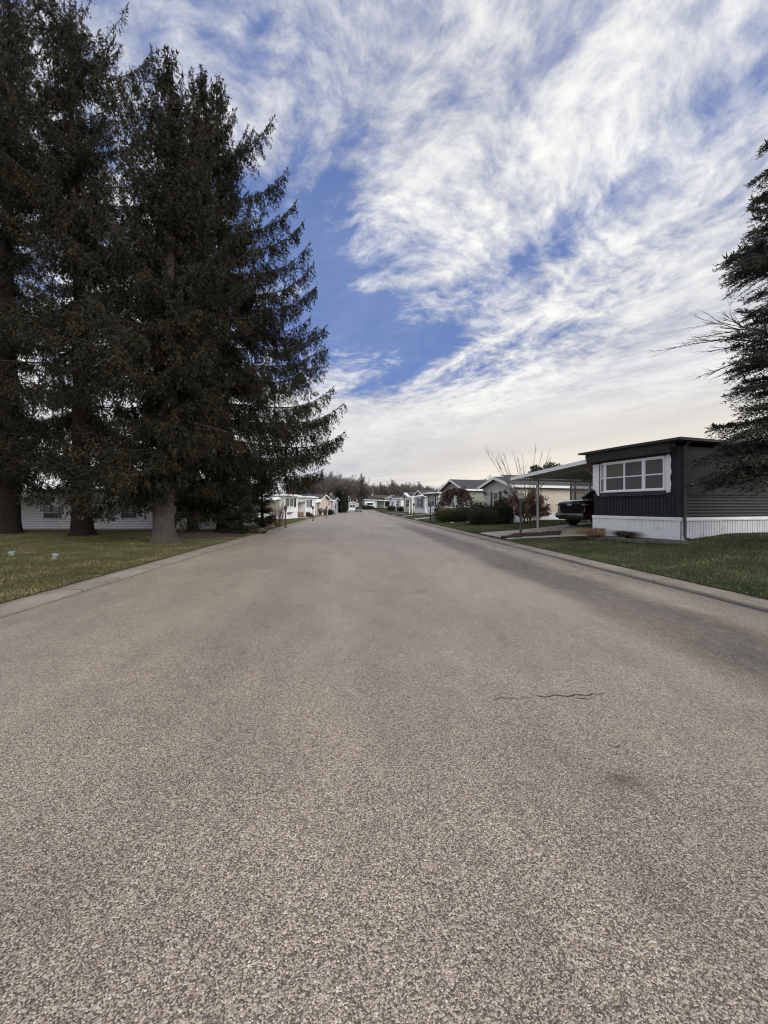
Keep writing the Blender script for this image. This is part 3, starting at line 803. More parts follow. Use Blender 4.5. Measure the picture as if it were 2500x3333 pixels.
def truck():
    s, t = 2.0, 2.35
    xy = cpo.xy+ux*s+uy*t
    gz = g(*(xy+ux*1.0+uy*1.0))
    T = thing('pickup_truck', 'dark maroon pickup nosing out from under the carport', 'truck', (xy.x,xy.y,gz), th)
    Wd = 2.03
    # body: sections along x of rounded boxes (y inset, z0, z1)
    def sec(x, ins, z0, z1, sh=.07, dx=0):
        a, b = ins, Wd-ins
        return [(x,a+.05,z0),(x,b-.05,z0),(x,b,z0+.12),(x,b-.01,(z0+z1)/2),(x,b-.02,z1-sh),(x,b-.14,z1),(x,(a+b)/2+.4,z1+.02),(x,(a+b)/2-.4,z1+.02),(x,a+.14,z1),(x,a+.02,z1-sh),(x,a+.01,(z0+z1)/2),(x,a,z0+.12)]
    b = loft([sec(.03,.14,.50,1.20), sec(.06,.08,.40,1.27), sec(.16,.04,.36,1.32), sec(.4,.02,.40,1.36), sec(1.0,.0,.45,1.40), sec(1.55,.0,.45,1.42), sec(3.6,.0,.45,1.42), sec(5.6,.0,.45,1.43), sec(5.8,.06,.5,1.40)])
    b.build('body', RED, T, smooth=True)
    hb = MB(); hb.prism([(.18,1.32),(.5,1.40),(1.45,1.47),(1.45,1.36),(.3,1.28)], 'y', .55, Wd-.55); hb.build('hood_bulge', RED, T, bevel=.03)
    c = loft([[(1.40,.10,1.39),(3.75,.10,1.39),(3.75,Wd-.10,1.39),(1.40,Wd-.10,1.39)],
              [(1.70,.14,1.60),(3.72,.14,1.60),(3.72,Wd-.14,1.60),(1.70,Wd-.14,1.60)],
              [(2.28,.24,1.93),(3.55,.24,1.93),(3.55,Wd-.24,1.93),(2.28,Wd-.24,1.93)],
              [(2.45,.36,1.985),(3.40,.36,1.985),(3.40,Wd-.36,1.985),(2.45,Wd-.36,1.985)]])
    c.build('cab', RED, T, bevel=.025)
    ws = MB(); ws.add([(1.46,.22,1.42),(1.46,Wd-.22,1.42),(2.22,Wd-.33,1.905),(2.22,.33,1.905)], [(0,1,2,3)])
    ws.v = [(x-.014,y,z+.02) for (x,y,z) in ws.v]; ws.build('windshield', CARGL, T)
    for a in (1,-1):
        sg = MB(); Y = lambda y: y if a > 0 else Wd-y
        sg.add([(1.95,Y(.105),1.42),(2.68,Y(.105),1.42),(2.68,Y(.215),1.87),(2.40,Y(.215),1.87)], [(0,1,2,3)])
        sg.add([(2.76,Y(.105),1.42),(3.55,Y(.105),1.42),(3.42,Y(.215),1.87),(2.76,Y(.215),1.87)], [(0,1,2,3)])
        sg.build('side_glass', CARGL, T)
    gm = MB(); gm.prism([(.24,1.22),(Wd-.24,1.22),(Wd-.40,.76),(.40,.76)], 'x', -.005, .06)
    for k in range(5): gm.box(-.02, .0, .36, Wd-.36, .79+k*.06, .805+k*.06)
    gr_ = gm.build('grille', GRILLE, T)
    bar = MB(); bar.box(-.035,-.004,.28,Wd-.28,1.08,1.205); bar.build('grille_bar', GRILLE, gr_, bevel=.01)
    M = Matrix(((0,0,-1,-.047),(-1,0,0,Wd/2),(0,1,0,1.142),(0,0,0,1)))
    text_mesh('RAM', .155, .008, CHROME, gr_, M)
    bp = MB(); bp.prism([(-.06,.44),(-.09,.56),(-.08,.70),(.05,.75),(.30,.70),(.3,.42)], 'y', .06, Wd-.06); bp.build('front_bumper', RED, T, bevel=.025)
    bs = MB(); bs.box(-.10,-.02,.42,Wd-.42,.54,.585); bs.build('bumper_trim', GRILLE, T, bevel=.01)
    bs = MB(); bs.box(-.06,.05,.30,Wd-.30,.38,.46); bs.build('skid_plate', GRILLE, T, bevel=.01)
    for a in (0,1):
        y0, y1 = (.05,.42) if a == 0 else (Wd-.42,Wd-.05)
        m = MB(); m.box(-.005,.20,y0,y1,1.11,1.185)
        m.build('headlight', LENS, T, bevel=.02)
        m = MB(); yy = (.16,.40) if a == 0 else (Wd-.40,Wd-.16); m.box(-.105,.0,*yy,.615,.655); m.build('fog_light', LENS, T)
        m = MB(); yo = -.20 if a == 0 else Wd+.03; m.box(1.95,2.1,yo,yo+.17,1.40,1.62); m.box(1.99,2.05,*( (-.04,.12) if a==0 else (Wd-.12,Wd+.04)),1.42,1.48); m.build('mirror', GRILLE, T, bevel=.02)
    for x in (1.05, 4.65):
        for y, sd in ((.17,-1),(Wd-.17,1)): 
            wheel(T, x, y-.02*-sd, .41, .29, sd)
    for x in (1.05, 4.65):
        for y in (-.006, Wd-.012):
            ar = MB(); n = 14; vs = []
            for i in range(n+1):
                t_ = math.pi*i/n; vs += [(x+.46*math.cos(t_),y,.44+.46*math.sin(t_)),(x+.52*math.cos(t_),y,.44+.52*math.sin(t_)),(x+.46*math.cos(t_),y+.018,.44+.46*math.sin(t_)),(x+.52*math.cos(t_),y+.018,.44+.52*math.sin(t_))]
            fs = []
            for i in range(n): 
                a = 4*i; fs += [(a,a+1,a+5,a+4),(a+2,a+3,a+7,a+6),(a+1,a+3,a+7,a+5),(a,a+2,a+6,a+4)]
            ar.add(vs, fs); ar.build('wheel_arch', GRILLE, T)
truck()

def car(name, label, loc, rz, paint, L, W, hh, suv):
    T = thing(name, label, 'car', loc, rz)
    zb = hh*.60
    def sec(x, ins, z0, z1):
        a, b = -W/2+ins, W/2-ins
        return [(x,a+.06,z0),(x,b-.06,z0),(x,b,z0+.15),(x,b-.02,z1-.10),(x,b-.14,z1),(x,a+.14,z1),(x,a+.02,z1-.10),(x,a,z0+.15)]
    hood = zb*.86
    b = loft([sec(0,.12,.35,hood*.75), sec(.12,.03,.22,hood*.9), sec(.6,0,.2,hood), sec(1.2,0,.2,zb), sec(L-.7,0,.2,zb), sec(L-.1,.03,.25,zb*(1 if suv else .95)), sec(L,.12,.4,zb*.8)])
    b.build('body', paint, T, smooth=True)
    xb = L-.12 if suv else L-.85
    c = loft([[(1.05,-W/2+.05,zb-.02),(xb+.08,-W/2+.05,zb-.02),(xb+.08,W/2-.05,zb-.02),(1.05,W/2-.05,zb-.02)],
              [(1.9,-W/2+.2,hh-.04),(xb-.35,-W/2+.2,hh-.04),(xb-.35,W/2-.2,hh-.04),(1.9,W/2-.2,hh-.04)]])
    c.build('windows', CARGL, T, bevel=.02)
    r = MB(); r.box(1.88, xb-.33, -W/2+.19, W/2-.19, hh-.04, hh); r.build('roof', paint, T, bevel=.015)
    for y in (-1,1):
        for x0, x1 in ((1.05,1.9),(xb+.08,xb-.35),(2.9,2.9)):
            pl = MB(); pl.bar((x0,y*(W/2-.045),zb),(x1,y*(W/2-.195),hh-.03), .07); pl.build('pillar', paint, T)
    for x in (.85, L-.85):
        for y in (-W/2+.1, W/2-.1): wheel(T, x, y, .33, .2, 1 if y > 0 else -1)
    for y in (-1,1):
        m = MB(); m.box(-.01,.10,*sorted((y*(W/2-.14),y*(W/2-.5))),hood*.72,hood*.88); m.build('headlight', LENS, T, bevel=.02)
        m = MB(); m.box(L-.08,L+.01,*sorted((y*(W/2-.12),y*(W/2-.4))),zb*.68,zb*.9); m.build('tail_light', REDL, T, bevel=.02)
    m = MB(); m.box(-.012,.05,-.45,.45,.42,.58); m.build('grille', GRILLE, T)
    m = MB(); m.box(-.03,.06,-.26,.26,.36,.46); m.build('number_plate', WHITE, T)
cp_, cD = gp(1167, 1668)
cx, cy = at(1167, 100)
car('parked_car', 'dark hatchback standing at the left kerb near the far end of the road', (cx-.0,cy,g(0,cy)), R(90), SILVER, 4.2, 1.72, 1.46, True)

# ------------------------------------------------------------------ the other houses
def gable_house(name, label, px, py, side, W, L, hs, hw, apex, wall, skirt, roof, rot=None, D=None, trim=WHITE, ov=.3, style='lap', pitch=.15):
    if D: x, y = at(px, D); c = Vector((x, y, g(x, y)))
    else: c, D = gp(px, py)
    h = House(name, label, 'house', c, (th if side > 0 else -th) if rot is None else rot, side, L, W)
    h.std_walls(hs, hw, wall, skirt, apex, pitch, style, trim); h.gable_roof(hw, apex, roof, trim, ov); return h
def flat_house(name, label, px, py, side, W, L, hs, hw, wall, skirt, roof, rot=None, D=None, trim=WHITE, ov=.3, style='lap'):
    if D: x, y = at(px, D); c = Vector((x, y, g(x, y)))
    else: c, D = gp(px, py)
    h = House(name, label, 'house', c, (th if side > 0 else -th) if rot is None else rot, side, L, W)
    h.std_walls(hs, hw, wall, skirt, None, .15, style, trim); h.flat_roof(hw, roof, trim, ov); return h
def sconce(h, u, z):
    m = MB(); h.bx(m, 'front', u-.05, u+.05, z-.05, z+.12, .03, .06)
    x0 = h.s*-.2; m.bar((h.s*-.05,u,z+.08),(x0,u,z+.26), .03); m.bar((x0,u,z+.26),(x0,u,z+.18), .03)
    w = m.build('wall_lantern', BLACK, h.root)
    q = MB(); q.lathe([(.07,.0),(.10,.16),(.02,.17)], 6, (x0,u,z+.0)); q.build('lantern_glass', LAMPD, w)
    q = MB(); q.lathe([(.13,.165),(.09,.21),(.02,.30)], 6, (x0,u,z+.0)); q.build('lantern_cap', BLACK, w)
# R1 beige
r1 = gable_house('mobile_home', 'pale beige gabled home with black shutters beyond the carport', 1672, 1701, 1, 3.8, 15, .66, 2.62, 3.22, BEIGEG, WHITE, SHING, ov=.35)
r1.window('front', 1.75, 2.35, 1.05, 2.2, PANE, WHITE, 1, 2, shutters=plain('navy_shutter', (.035,.038,.045), .5))
sconce(r1, .75, 2.05); sconce(r1, 3.35, 2.05)
# R1's long side is a warmer beige panel wall
m = MB(); r1.lap(m, 'side', .1, 15, .70, 2.56, .15, .03); m.build('side_cladding', BEIGE, r1.root)
# the next row's roof showing over it
x, y = at(1700, 45)
hb = gable_house('distant_house', 'dark gabled roof with white rake boards showing over the beige home', 1706, 0, 1, 6.4, 12, .6, 2.9, 4.35, BEIGEG, WHITE, SHING, D=40, ov=.4)
# R2 sage
r2 = gable_house('mobile_home', 'sage green gabled home with a white bay window behind golden hedges', 1511, 0, 1, 5.2, 14, .55, 2.95, 4.0, OLIVE, OLIVE, SHING, D=41, ov=.35)
w = r2.window('front', 1.6, 3.6, 1.05, 2.35, PANE, WHITE, 2, 2, .10)
m = MB(); m.prism([(-.45,2.48),(0,2.48),(0,2.95),(-.08,2.95)], 'y', 1.3, 3.9); m.build('window_hood', SHING, r2.root)
m = MB(); m.box(-.47,-.02,1.28,3.92,2.40,2.478); m.box(-.40,-.10,1.30,1.50,.6,2.40); m.box(-.40,-.10,3.70,3.90,.6,2.40); m.build('bay_trim', WHITE, r2.root)
m = MB(); m.tube([(.35,-.12,2.85),(.35,-.12,.2)], .06, 6); m.build('downspout', WHITE, r2.root)
# R3 white flat
r3 = flat_house('mobile_home', 'white flat-roofed home with dark shutters right of the grey gable', 1428, 0, 1, 3.9, 14, .75, 2.95, WHITEV, WHITE, WHITE, D=53, ov=.5)
r3.window('front', 1.2, 2.9, 1.15, 2.6, PANE, WHITE, 2, 2, .09, shutters=BLACK, sw=.34)
m = MB(); m.prism([(-.42,2.62),(0,2.62),(0,2.93),(-.46,2.93)], 'y', -.1, 4.0); m.build('valance', CHAR2, r3.root)
r3.awning('side', .6, 3.4, 2.85, 1.0, .3, WHITE, 8)
# R4 grey gable
r4 = gable_house('mobile_home', 'grey gabled home with a white porch and dark shutters', 1383, 0, 1, 4.2, 14, .7, 2.85, 3.75, GREY, WHITE, SHING, D=64, ov=.35)
r4.window('front', 1.5, 2.7, .95, 2.5, PANE, WHITE, 2, 2, .09, shutters=BLACK, sw=.36)
m = MB(); m.prism([(-2.6,2.62),(.0,2.9),(.0,3.0),(-2.6,2.72)], 'y', -.6, 1.0); m.build('porch_roof', WHITE, r4.root)
for (a, b) in ((-2.4,-.45),(-2.4,.9)):
    m = MB(); m.box(a-.06,a+.06,b-.06,b+.06,-.1,2.63); m.build('porch_post', WHITE, r4.root)
# R5 cream
r5 = gable_house('mobile_home', 'cream double-gabled home with a dark picture window', 1341, 0, 1, 4.6, 14, .6, 2.9, 3.95, CREAM, CREAM, SHING, D=78, ov=.35)
r5.window('front', 1.2, 3.2, 1.0, 2.4, PANED, WHITE, 2, 2, .09)
m = MB(); m.prism([(-.4,2.85),(2.3,3.7),(2.3,3.85),(-.4,3.0)], 'x', -.9, -.36); m.build('porch_roof', WHITE, r5.root)
# R6, R7, far
r6 = flat_house('mobile_home', 'small white flat-roofed home between the cream and the white gabled ones', 1306, 0, 1, 3.8, 13, .7, 3.0, WHITEV, WHITE, WHITE, D=92, ov=.5)
r6.window('front', 1.1, 2.7, 1.1, 2.5, PANED, WHITE, 2, 2, .09)
r7 = gable_house('mobile_home', 'white gabled home last in the row on the right', 1286, 0, 1, 4.3, 13, .7, 2.8, 3.7, WHITEV, WHITE, SHING, D=107, ov=.35)
r7.window('front', 1.3, 2.7, 1.0, 2.3, PANED, WHITE, 2, 1, .09)
# left row
l1 = flat_house('mobile_home', 'white flat-roofed home with black shutters, nearest in the left row', 0, 0, -1, 4.0, 15, .75, 3.0, WHITEV, WHITE, WHITE, D=44.5, ov=.42, style='v') if False else None
def left(name, label, px, D, W, L, hs, hw, wall, roof, apex=None, skirt=WHITE, ov=.42, style='v', trim=WHITE):
    if apex: return gable_house(name, label, px, 0, -1, W, L, hs, hw, apex, wall, skirt, roof, D=D, ov=ov, trim=trim)
    return flat_house(name, label, px, 0, -1, W, L, hs, hw, wall, skirt, roof, D=D, ov=ov, style=style, trim=trim)
l1 = left('mobile_home', 'white flat-roofed home with one black shutter, nearest in the left row', 924, 45, 4.2, 14, .75, 2.75, WHITEV, WHITE)
l1.window('front', .25, 2.75, 1.45, 2.45, PANEG, WHITE, 2, 1, .07)
l1.box_part('shutter', BLACK, 'front', 2.95, 3.55, 1.40, 2.50, .03, .07)
l1.box_part('planter_box', BLACK, 'front', .9, 2.1, .62, .74, .03, .22)
l1.awning('side', .3, 4.2, 2.6, 1.3, .35, WHITE, 5)
l1.box_part('porch_panel', CREAM, 'side', .5, 3.6, .8, 1.9, .03, .06)
l2 = left('mobile_home', 'white flat-roofed home with a brown wooden porch', 993, 57, 4.4, 14, .75, 2.85, WHITEV, WHITE)
l2.window('front', .4, 1.9, 1.35, 2.45, PANEG, WHITE, 2, 1, .07)
l2.box_part('shutter', BLACK, 'front', 2.1, 2.75, 1.30, 2.5, .03, .07)
l2.awning('side', -.2, 4.4, 2.55, 1.5, .4, GREYW, 6)
l2.window('side', 1.0, 2.6, 1.35, 2.3, PANED, WHITE, 2, 1, .06)
l2.box_part('porch_deck', WOOD, 'side', .2, 4.6, .0, .62, .04, 2.0)
m = MB()
for i in range(24):
    u = .25+i*.19; l2.bx(m, 'side', u, u+.10, .62, 1.55, 1.95, 2.0)
l2.bx(m, 'side', .2, 4.7, 1.55, 1.62, 1.93, 2.02); m.build('porch_railing', WOOD, l2.root)
m = MB()
for i in range(3): l2.bx(m, 'front', .3, 1.5, 0, .6-.2*i, .0+.3*i, .3+.3*i)
m.build('steps', BLACK, l2.root)
l3 = left('mobile_home', 'cream home with a dark roof and a white porch awning', 1041, 67, 4.8, 13, .6, 2.75, CREAM, SHING, apex=3.5, skirt=CREAM, style='lap')
l3.window('front', 1.4, 2.6, 1.3, 2.4, PANED, WHITE, 1, 1, .07) if False else None
l3.awning('side', -.4, 4.8, 2.6, 1.8, .35, WHITE, 6)
for u in (.0, 4.2):
    m = MB(); l3.bx(m, 'side', u, u+.1, -.1, 2.25, 1.65, 1.75); m.build('porch_post', WHITE, l3.root)
l3.box_part('door', WHITE, 'side', 1.6, 2.5, .5, 2.35, .03, .07)
l4 = left('mobile_home', 'rose-sided home with a white awning and a flag at its door', 1064, 80, 4.4, 13, .6, 2.75, PINK, WHITE)
l4.window('front', 1.1, 2.4, 1.2, 2.3, PANED, WHITE, 2, 1, .07)
l4.awning('side', -.3, 4.2, 2.65, 1.8, .4, WHITE, 6)
l5 = left('mobile_home', 'pale blue home behind the dark parked SUV', 1084, 92, 4.8, 13, .6, 2.8, BLUE, SHING, apex=3.6, skirt=BLUE, style='lap')
l5.awning('side', -.3, 3.8, 2.6, 1.5, .35, WHITE, 6)
l5.window('front', 1.3, 2.8, 1.2, 2.3, PANED, WHITE, 2, 1, .07)
l6 = left('mobile_home', 'pale grey home with a white porch, last before the dark columnar evergreens', 1105, 103, 4.6, 13, .6, 2.8, plain('ice_siding', (.52,.54,.58), .5), SHING, apex=3.55, skirt=WHITE, style='lap')
l6.window('front', 1.2, 2.8, 1.2, 2.3, PANED, WHITE, 2, 1, .07)
m = MB(); l6.bx(m, 'front', .2, 3.6, 2.45, 2.58, .03, 1.8); m.build('porch_roof', WHITE, l6.root)
for u in (.3, 3.4):
    m = MB(); l6.bx(m, 'front', u, u+.12, -.1, 2.45, 1.6, 1.72); m.build('porch_post', WHITE, l6.root)
# far gable facing the camera
x, y = at(1143, 128)
lg = House('distant_house', 'small pale grey gabled house facing down the road at its far left end', 'house', (x,y,g(x,y)), R(-90), 1, 9, 4.6)
bpy.data.objects.remove(lg.root)
x, y = at(1166, 128)
lg = House('distant_house', 'small pale grey gabled house facing down the road at its far left end', 'house', (x,y,g(x,y)), R(90), 1, 9, 3.6)
lg.std_walls(.5, 2.0, GREYW, WHITE, 2.75, .15, 'lap'); lg.gable_roof(2.0, 2.75, SHING, WHITE, .3)
lg.window('front', 1.1, 2.7, .85, 1.7, PANED, WHITE, 2, 1, .08)
# two-storey brown house closing the view
x, y = at(1258, 190)
fb = House('distant_house', 'long two-storey tan house with a brown roof closing the end of the road', 'house', (x,y,g(x,y)), R(90), 1, 9, 14)
m = MB(); m.box(0,9,0,14,0,4.5); fb.lap(m, 'front', 0, 14, 0, 4.5, .3); m.build('wall', TAN, fb.root)
m = MB(); m.prism([(-.5,4.4),(4.5,6.0),(9.5,4.4),(9.5,4.6),(4.5,6.2),(-.5,4.6)], 'y', -.5, 14.5); m.build('roof', SHINGB, fb.root)
for u in (1.5, 4.6, 7.8, 10.8):
    w = fb.window('front', u, u+1.4, 3.0, 4.1, PANE, WHITE, 2, 1, .1, shutters=BLACK, sw=.4)
m = MB(); m.box(3.5,4.3,6.5,7.2,5.6,6.9); m.build('chimney', WHITE, fb.root)
x, y = at(1303, 185)
gb = House('distant_house', 'tan gabled house beside the two-storey house at the road end', 'house', (x,y,g(x,y)), R(90), 1, 9, 7.4)
m = gb.gable_core(TAN, 0, 4.3, 5.7); m.build('wall', TAN, gb.root); gb.gable_roof(4.3, 5.7, SHINGB, WHITE, .4)
gb.window('front', 2.7, 4.5, 2.6, 3.9, PANE, WHITE, 2, 1, .1)
x, y = at(1281, 136)
wc = House('distant_house', 'low white home with an open carport facing the end of the road', 'house', (x,y,g(x,y)), R(90), 1, 10, 10.2)
m = MB(); m.box(0,10,6.2,10.2,0,2.5); m.box(5.5,10,0,6.2,0,2.5); wc.lap(m, 'front', 6.2, 10.2, 0, 2.5, .2); m.build('wall', WHITEV, wc.root)
m = MB(); m.prism([(-.5,2.3),(10.5,2.75),(10.5,2.95),(-.5,2.5)], 'x', -.8, 10.4); m.build('roof', WHITE, wc.root)
for u in (.2, 3.1, 6.0):
    m = MB(); m.box(-.5,-.38,u,u+.12,0,2.35+u*.04); m.build('carport_post', WHITE, wc.root)
wc.window('front', 7.3, 9.2, 1.0, 1.8, PANED, WHITE, 2, 1, .1); wc.awning('front', 7.0, 9.5, 2.1, .9, .3, WHITE, 5)
m = MB(); m.box(5.40,5.49,1.0,2.6,0.4,2.0); m.build('carport_window', PANED, wc.root)

# L0 : long low home behind the spruces
x, y = at(772, 24.5)
l0 = House('mobile_home', 'long low white-sided home in the shade behind the big spruces', 'house', (x,y,g(x,y)), R(-4), -1, 17, 4.0)
m = MB(); m.box(*sorted((0,-17)),0,4,-.2,2.45); l0.ribs_h(m, 'side', 0, 17, .02, 2.45, .15, .05); l0.lap(m, 'front', 0, 4, .02, 2.45, .2); m.build('wall', plain('corrugated_white', (.60,.60,.61), .55, .08, 1.2, dirt=((.3,.29,.27), .4)), l0.root)
l0.flat_roof(2.48, WHITE, WHITE, .35)
for u in (3.1, 6.35, 8.5, 11.2): l0.window('side', u, u+.95, .75, 1.45, PANED, GREYW, 1, 2, .05, o=.075)
l0.awning('side', 12.5, 16.6, 2.35, 2.2, .35, WHITE, 9)
for u in (12.6, 13.4, 16.4):
    m = MB(); l0.bx(m, 'side', u, u+.07, -.2, 2.0, 2.1, 2.17); m.build('awning_post', WHITE, l0.root)

# ------------------------------------------------------------------ conifers
def blades_to_quads(P, D, L, Wd, rng):
    "thin lens-shaped shoots"
    n = len(P); r = rng.normal(size=(n,3)); Wv = np.cross(D, r); Wv /= np.linalg.norm(Wv, axis=1, keepdims=True)+1e-9
    Wv *= (Wd*.5)[:,None]; M = P + D*(L*.42)[:,None]; T = P + D*L[:,None]
    V = np.stack([P, M-Wv, T, M+Wv], 1).reshape(-1,3)
    Q = np.arange(4*n).reshape(n,4); return V, Q
def norm(a): return a/(np.linalg.norm(a, axis=-1, keepdims=True)+1e-9)
def conifer(name, label, loc, h, rmax, clear, seed, mat=NEEDLE, bark=BARKD, tr=.35, style='norway', dens=1.0, group=None, lean=(0,0),
            prof=None, extra=(), flare=1.5, lowlen=.75, keep=None, cat='tree', spacing=.46, twig=1.0):
    rng = np.random.default_rng(seed); T = thing(name, label, cat, loc, 0, group)
    axis = lambda z: np.array([lean[0]*(z/h)**1.3 + .06*math.sin(z*.35+seed), lean[1]*(z/h)**1.3 + .06*math.cos(z*.31+seed*2), z])
    # trunk with root flare
    m = MB(); zs = [-.15,.0,.12,.3,.6,1.0,1.8] + list(np.arange(3, h, 1.2)) + [h]; n = 18; vs = []
    for z in zs:
        rr = tr*(1-max(z,0)/h)**.85 + .012
        fl = 1+flare*.55*math.exp(-max(z,0)/.30); c = axis(max(z,0))
        for k in range(n):
            a = 2*math.pi*k/n
            lob = 1 + (.55*flare*math.exp(-max(z,0)/.22))*max(0, math.cos(a*5+seed)) + (1.15*math.exp(-max(z,0)/.10)*max(0, math.cos(a+.25))**10 if seed == 11 else 0) + .07*mnoise.noise((math.cos(a)*2, math.sin(a)*2, z*.8+seed))*2
            vs.append((c[0]+rr*fl*lob*math.cos(a), c[1]+rr*fl*lob*math.sin(a), z))
    fs = [(i*n+k, i*n+(k+1)%n, (i+1)*n+(k+1)%n, (i+1)*n+k) for i in range(len(zs)-1) for k in range(n)]
    m.add(vs, fs); m.build('trunk', bark, T, smooth='all')
    P, D, L, W = [], [], [], []
    lm = MB()
    def emit(p, d, l, w): P.append(p); D.append(norm(d)); L.append(l); W.append(w)
    norway = style == 'norway'
    def branch(z, az, Lb, e0, sag, up, dens=dens):
        mseg = max(6, int(Lb/.35)); s = np.linspace(0,1,mseg+1)
        dz = Lb*(math.tan(e0)*s - sag*s**1.5 + up*s**3.5)
        hz = np.array([math.cos(az), math.sin(az), 0]); pp = np.array([-math.sin(az), math.cos(az), 0])
        bend = rng.normal()*.10
        pts = axis(z)[None] + hz[None]*(Lb*s*(1-.10*s))[:,None] + pp[None]*(Lb*bend*s*s)[:,None] + np.array([0,0,1.])[None]*dz[:,None]
        r0 = .009+.0070*Lb
        lm.tube([tuple(q) for q in pts[::2]] + ([tuple(pts[-1])] if mseg%2 else []), list(np.linspace(r0,.006,len(pts[::2])+(mseg%2))), 4, False)
        def curve(t):
            x = np.clip(t,0,1)*mseg; i = np.minimum(x.astype(int), mseg-1); f = (x-i)[:,None]
            return pts[i]*(1-f)+pts[i+1]*f, norm(pts[i+1]-pts[i])
        down = np.array([0,0,-1.])[None]
        big = min(1.25, .40+.20*Lb)
        if norway:
            # hanging curtains: strings of short shoots below the limb
            ns = int(Lb/.062*dens)+5; t = rng.uniform(.0,1,ns); t = t + .018*np.sin(t*Lb*9+az*3); t = np.clip(t,0,1); p, d = curve(t)
            ls = rng.uniform(.12,.75,ns)*(.45+.75*np.sin(np.pi*np.clip(t*.9+.08,0,1)))*big*twig
            dv = norm(down*1.0 + d*.22 + rng.normal(size=(ns,3))*.20)
            cnt = np.maximum(2, (ls/.055).astype(int)); idx = np.repeat(np.arange(ns), cnt); K = len(idx); tau = rng.uniform(0,1,K)
            q = p[idx]+dv[idx]*(ls[idx]*tau)[:,None]
            emit(q, dv[idx]*1.0+rng.normal(size=(K,3))*.42, rng.uniform(.08,.19,K), rng.uniform(.030,.056,K))
            k2 = int(Lb/.045*dens)+3; t = rng.uniform(.1,1,k2); p, d = curve(t)
            emit(p, d*.7+np.array([0,0,.22])+rng.normal(size=(k2,3))*.6, rng.uniform(.07,.19,k2), rng.uniform(.028,.05,k2))
        else:
            k = int(Lb/.04*dens)+6; t = rng.uniform(.10,1,k)**.85; p, d = curve(t)
            emit(p, d*.9 + rng.normal(size=(k,3))*.60 + np.array([0,0,.10]), rng.uniform(.06,.14,k)*twig, rng.uniform(.016,.028,k)*twig)
        ns = int(Lb/(.18 if norway else .10)*dens)+3; t = np.sort(rng.uniform(.06 if norway else .15,.985,ns)); p, d = curve(t)
        beta = rng.uniform(.65,1.15,ns); sg = np.where(rng.random(ns)<.5,-1,1)
        pd = norm(np.cross(d, np.array([0,0,1.])[None]))*sg[:,None]
        dv = d*np.cos(beta)[:,None]+pd*np.sin(beta)[:,None]; dv[:,2] -= rng.uniform(.05,.55,ns) if norway else rng.uniform(-.25,.25,ns); dv = norm(dv)
        ls = rng.uniform(.55,1.1,ns)*np.minimum((.36 if norway else .46)*Lb*(1-t)**.75+.22, 1.6)
        per = (.026 if norway else .030)/dens
        cnt = np.maximum(3, (ls/per).astype(int)); idx = np.repeat(np.arange(ns), cnt); K = len(idx); tau = rng.uniform(0.02,1,K)
        q = p[idx]+dv[idx]*(ls[idx]*tau)[:,None]; q[:,2] -= (.35 if norway else .12)*ls[idx]*tau**2
        if norway:
            off = rng.random(K)**1.6*.42*big*np.sin(np.pi*np.clip(tau*.85+.1,0,1))
            hd = norm(down + rng.normal(size=(K,3))*.16); q = q + hd*off[:,None]
            emit(q, down*rng.uniform(.2,1.2,K)[:,None]+dv[idx]*.45+rng.normal(size=(K,3))*.45, rng.uniform(.08,.19,K)*twig, rng.uniform(.028,.052,K)*twig)
        else:
            emit(q, dv[idx]*.85+rng.normal(size=(K,3))*.62+np.array([0,0,.08]), rng.uniform(.05,.12,K)*twig, rng.uniform(.014,.026,K)*twig)
        # spiky end shoots
        e, d = curve(np.array([.90,.95,.985,1.0])); k = 12; ii = rng.integers(0,4,k)
        emit(e[ii], d[ii]*.8+np.array([0,0,.35])+rng.normal(size=(k,3))*.5, rng.uniform(.12,.26,k), rng.uniform(.03,.05,k))
    pf = prof or (lambda t: min(1, lowlen+1.6*t)*(1-t)**.80)
    z = clear
    while z < h*.985:
        t = (z-clear)/(h-clear)
        for k in range(rng.integers(3,6) if h > 8 else rng.integers(5,8)):
            az = rng.uniform(0, 2*math.pi); Lb = max(.25, rmax*pf(t)*rng.uniform(.50,1.15)*(1+.22*math.sin(az*2+z*.9+seed)+.10*math.sin(az*3-z*1.7+seed)))
            if keep and not keep(z, az, rng): continue
            if norway: e0 = R(-6+66*t**1.7)+rng.normal()*.10; sag = .26*(1-t)+.05; up = .28+.10*t
            else: e0 = R(2+55*t**1.6)+rng.normal()*.12; sag = .30*(1-t); up = .22
            branch(z+rng.uniform(-.15,.15), az, Lb, e0, sag, up)
        if norway:
            for k in range(6 if seed == 11 and z < 13 else 3): branch(z+rng.uniform(-.3,.3), rng.uniform(0,6.283), rng.uniform(.7,1.7)*min(1,rmax*pf(t)/2), R(-8)+rng.normal()*.2, .2, .1)
        z += spacing*(1.0-.35*t)*rng.uniform(.75,1.25)*min(1, .45+h/18)
    for (z, az, Lb, e0, sag, up) in extra: branch(z, az, Lb, e0, sag, up, dens*(1.5 if norway else 1))
    # leader
    k = 40; zz = rng.uniform(h-.9,h+.25,k); p = np.array([axis(min(q,h)) for q in zz]); p[:,2] = zz
    emit(p, np.array([0,0,.7])+rng.normal(size=(k,3))*.6, rng.uniform(.10,.26,k), rng.uniform(.03,.05,k))
    P = np.concatenate(P); D = np.concatenate(D); L = np.concatenate(L); W = np.concatenate(W)
    V, Q = blades_to_quads(P, D, L, W, rng)
    np_mesh('crown', V, Q, mat, T)
    if lm.v: lm.build('limbs', LIMB, T)
    return T, len(Q)
SPG = 'tall spruces on the left lawn'
NQ = 0
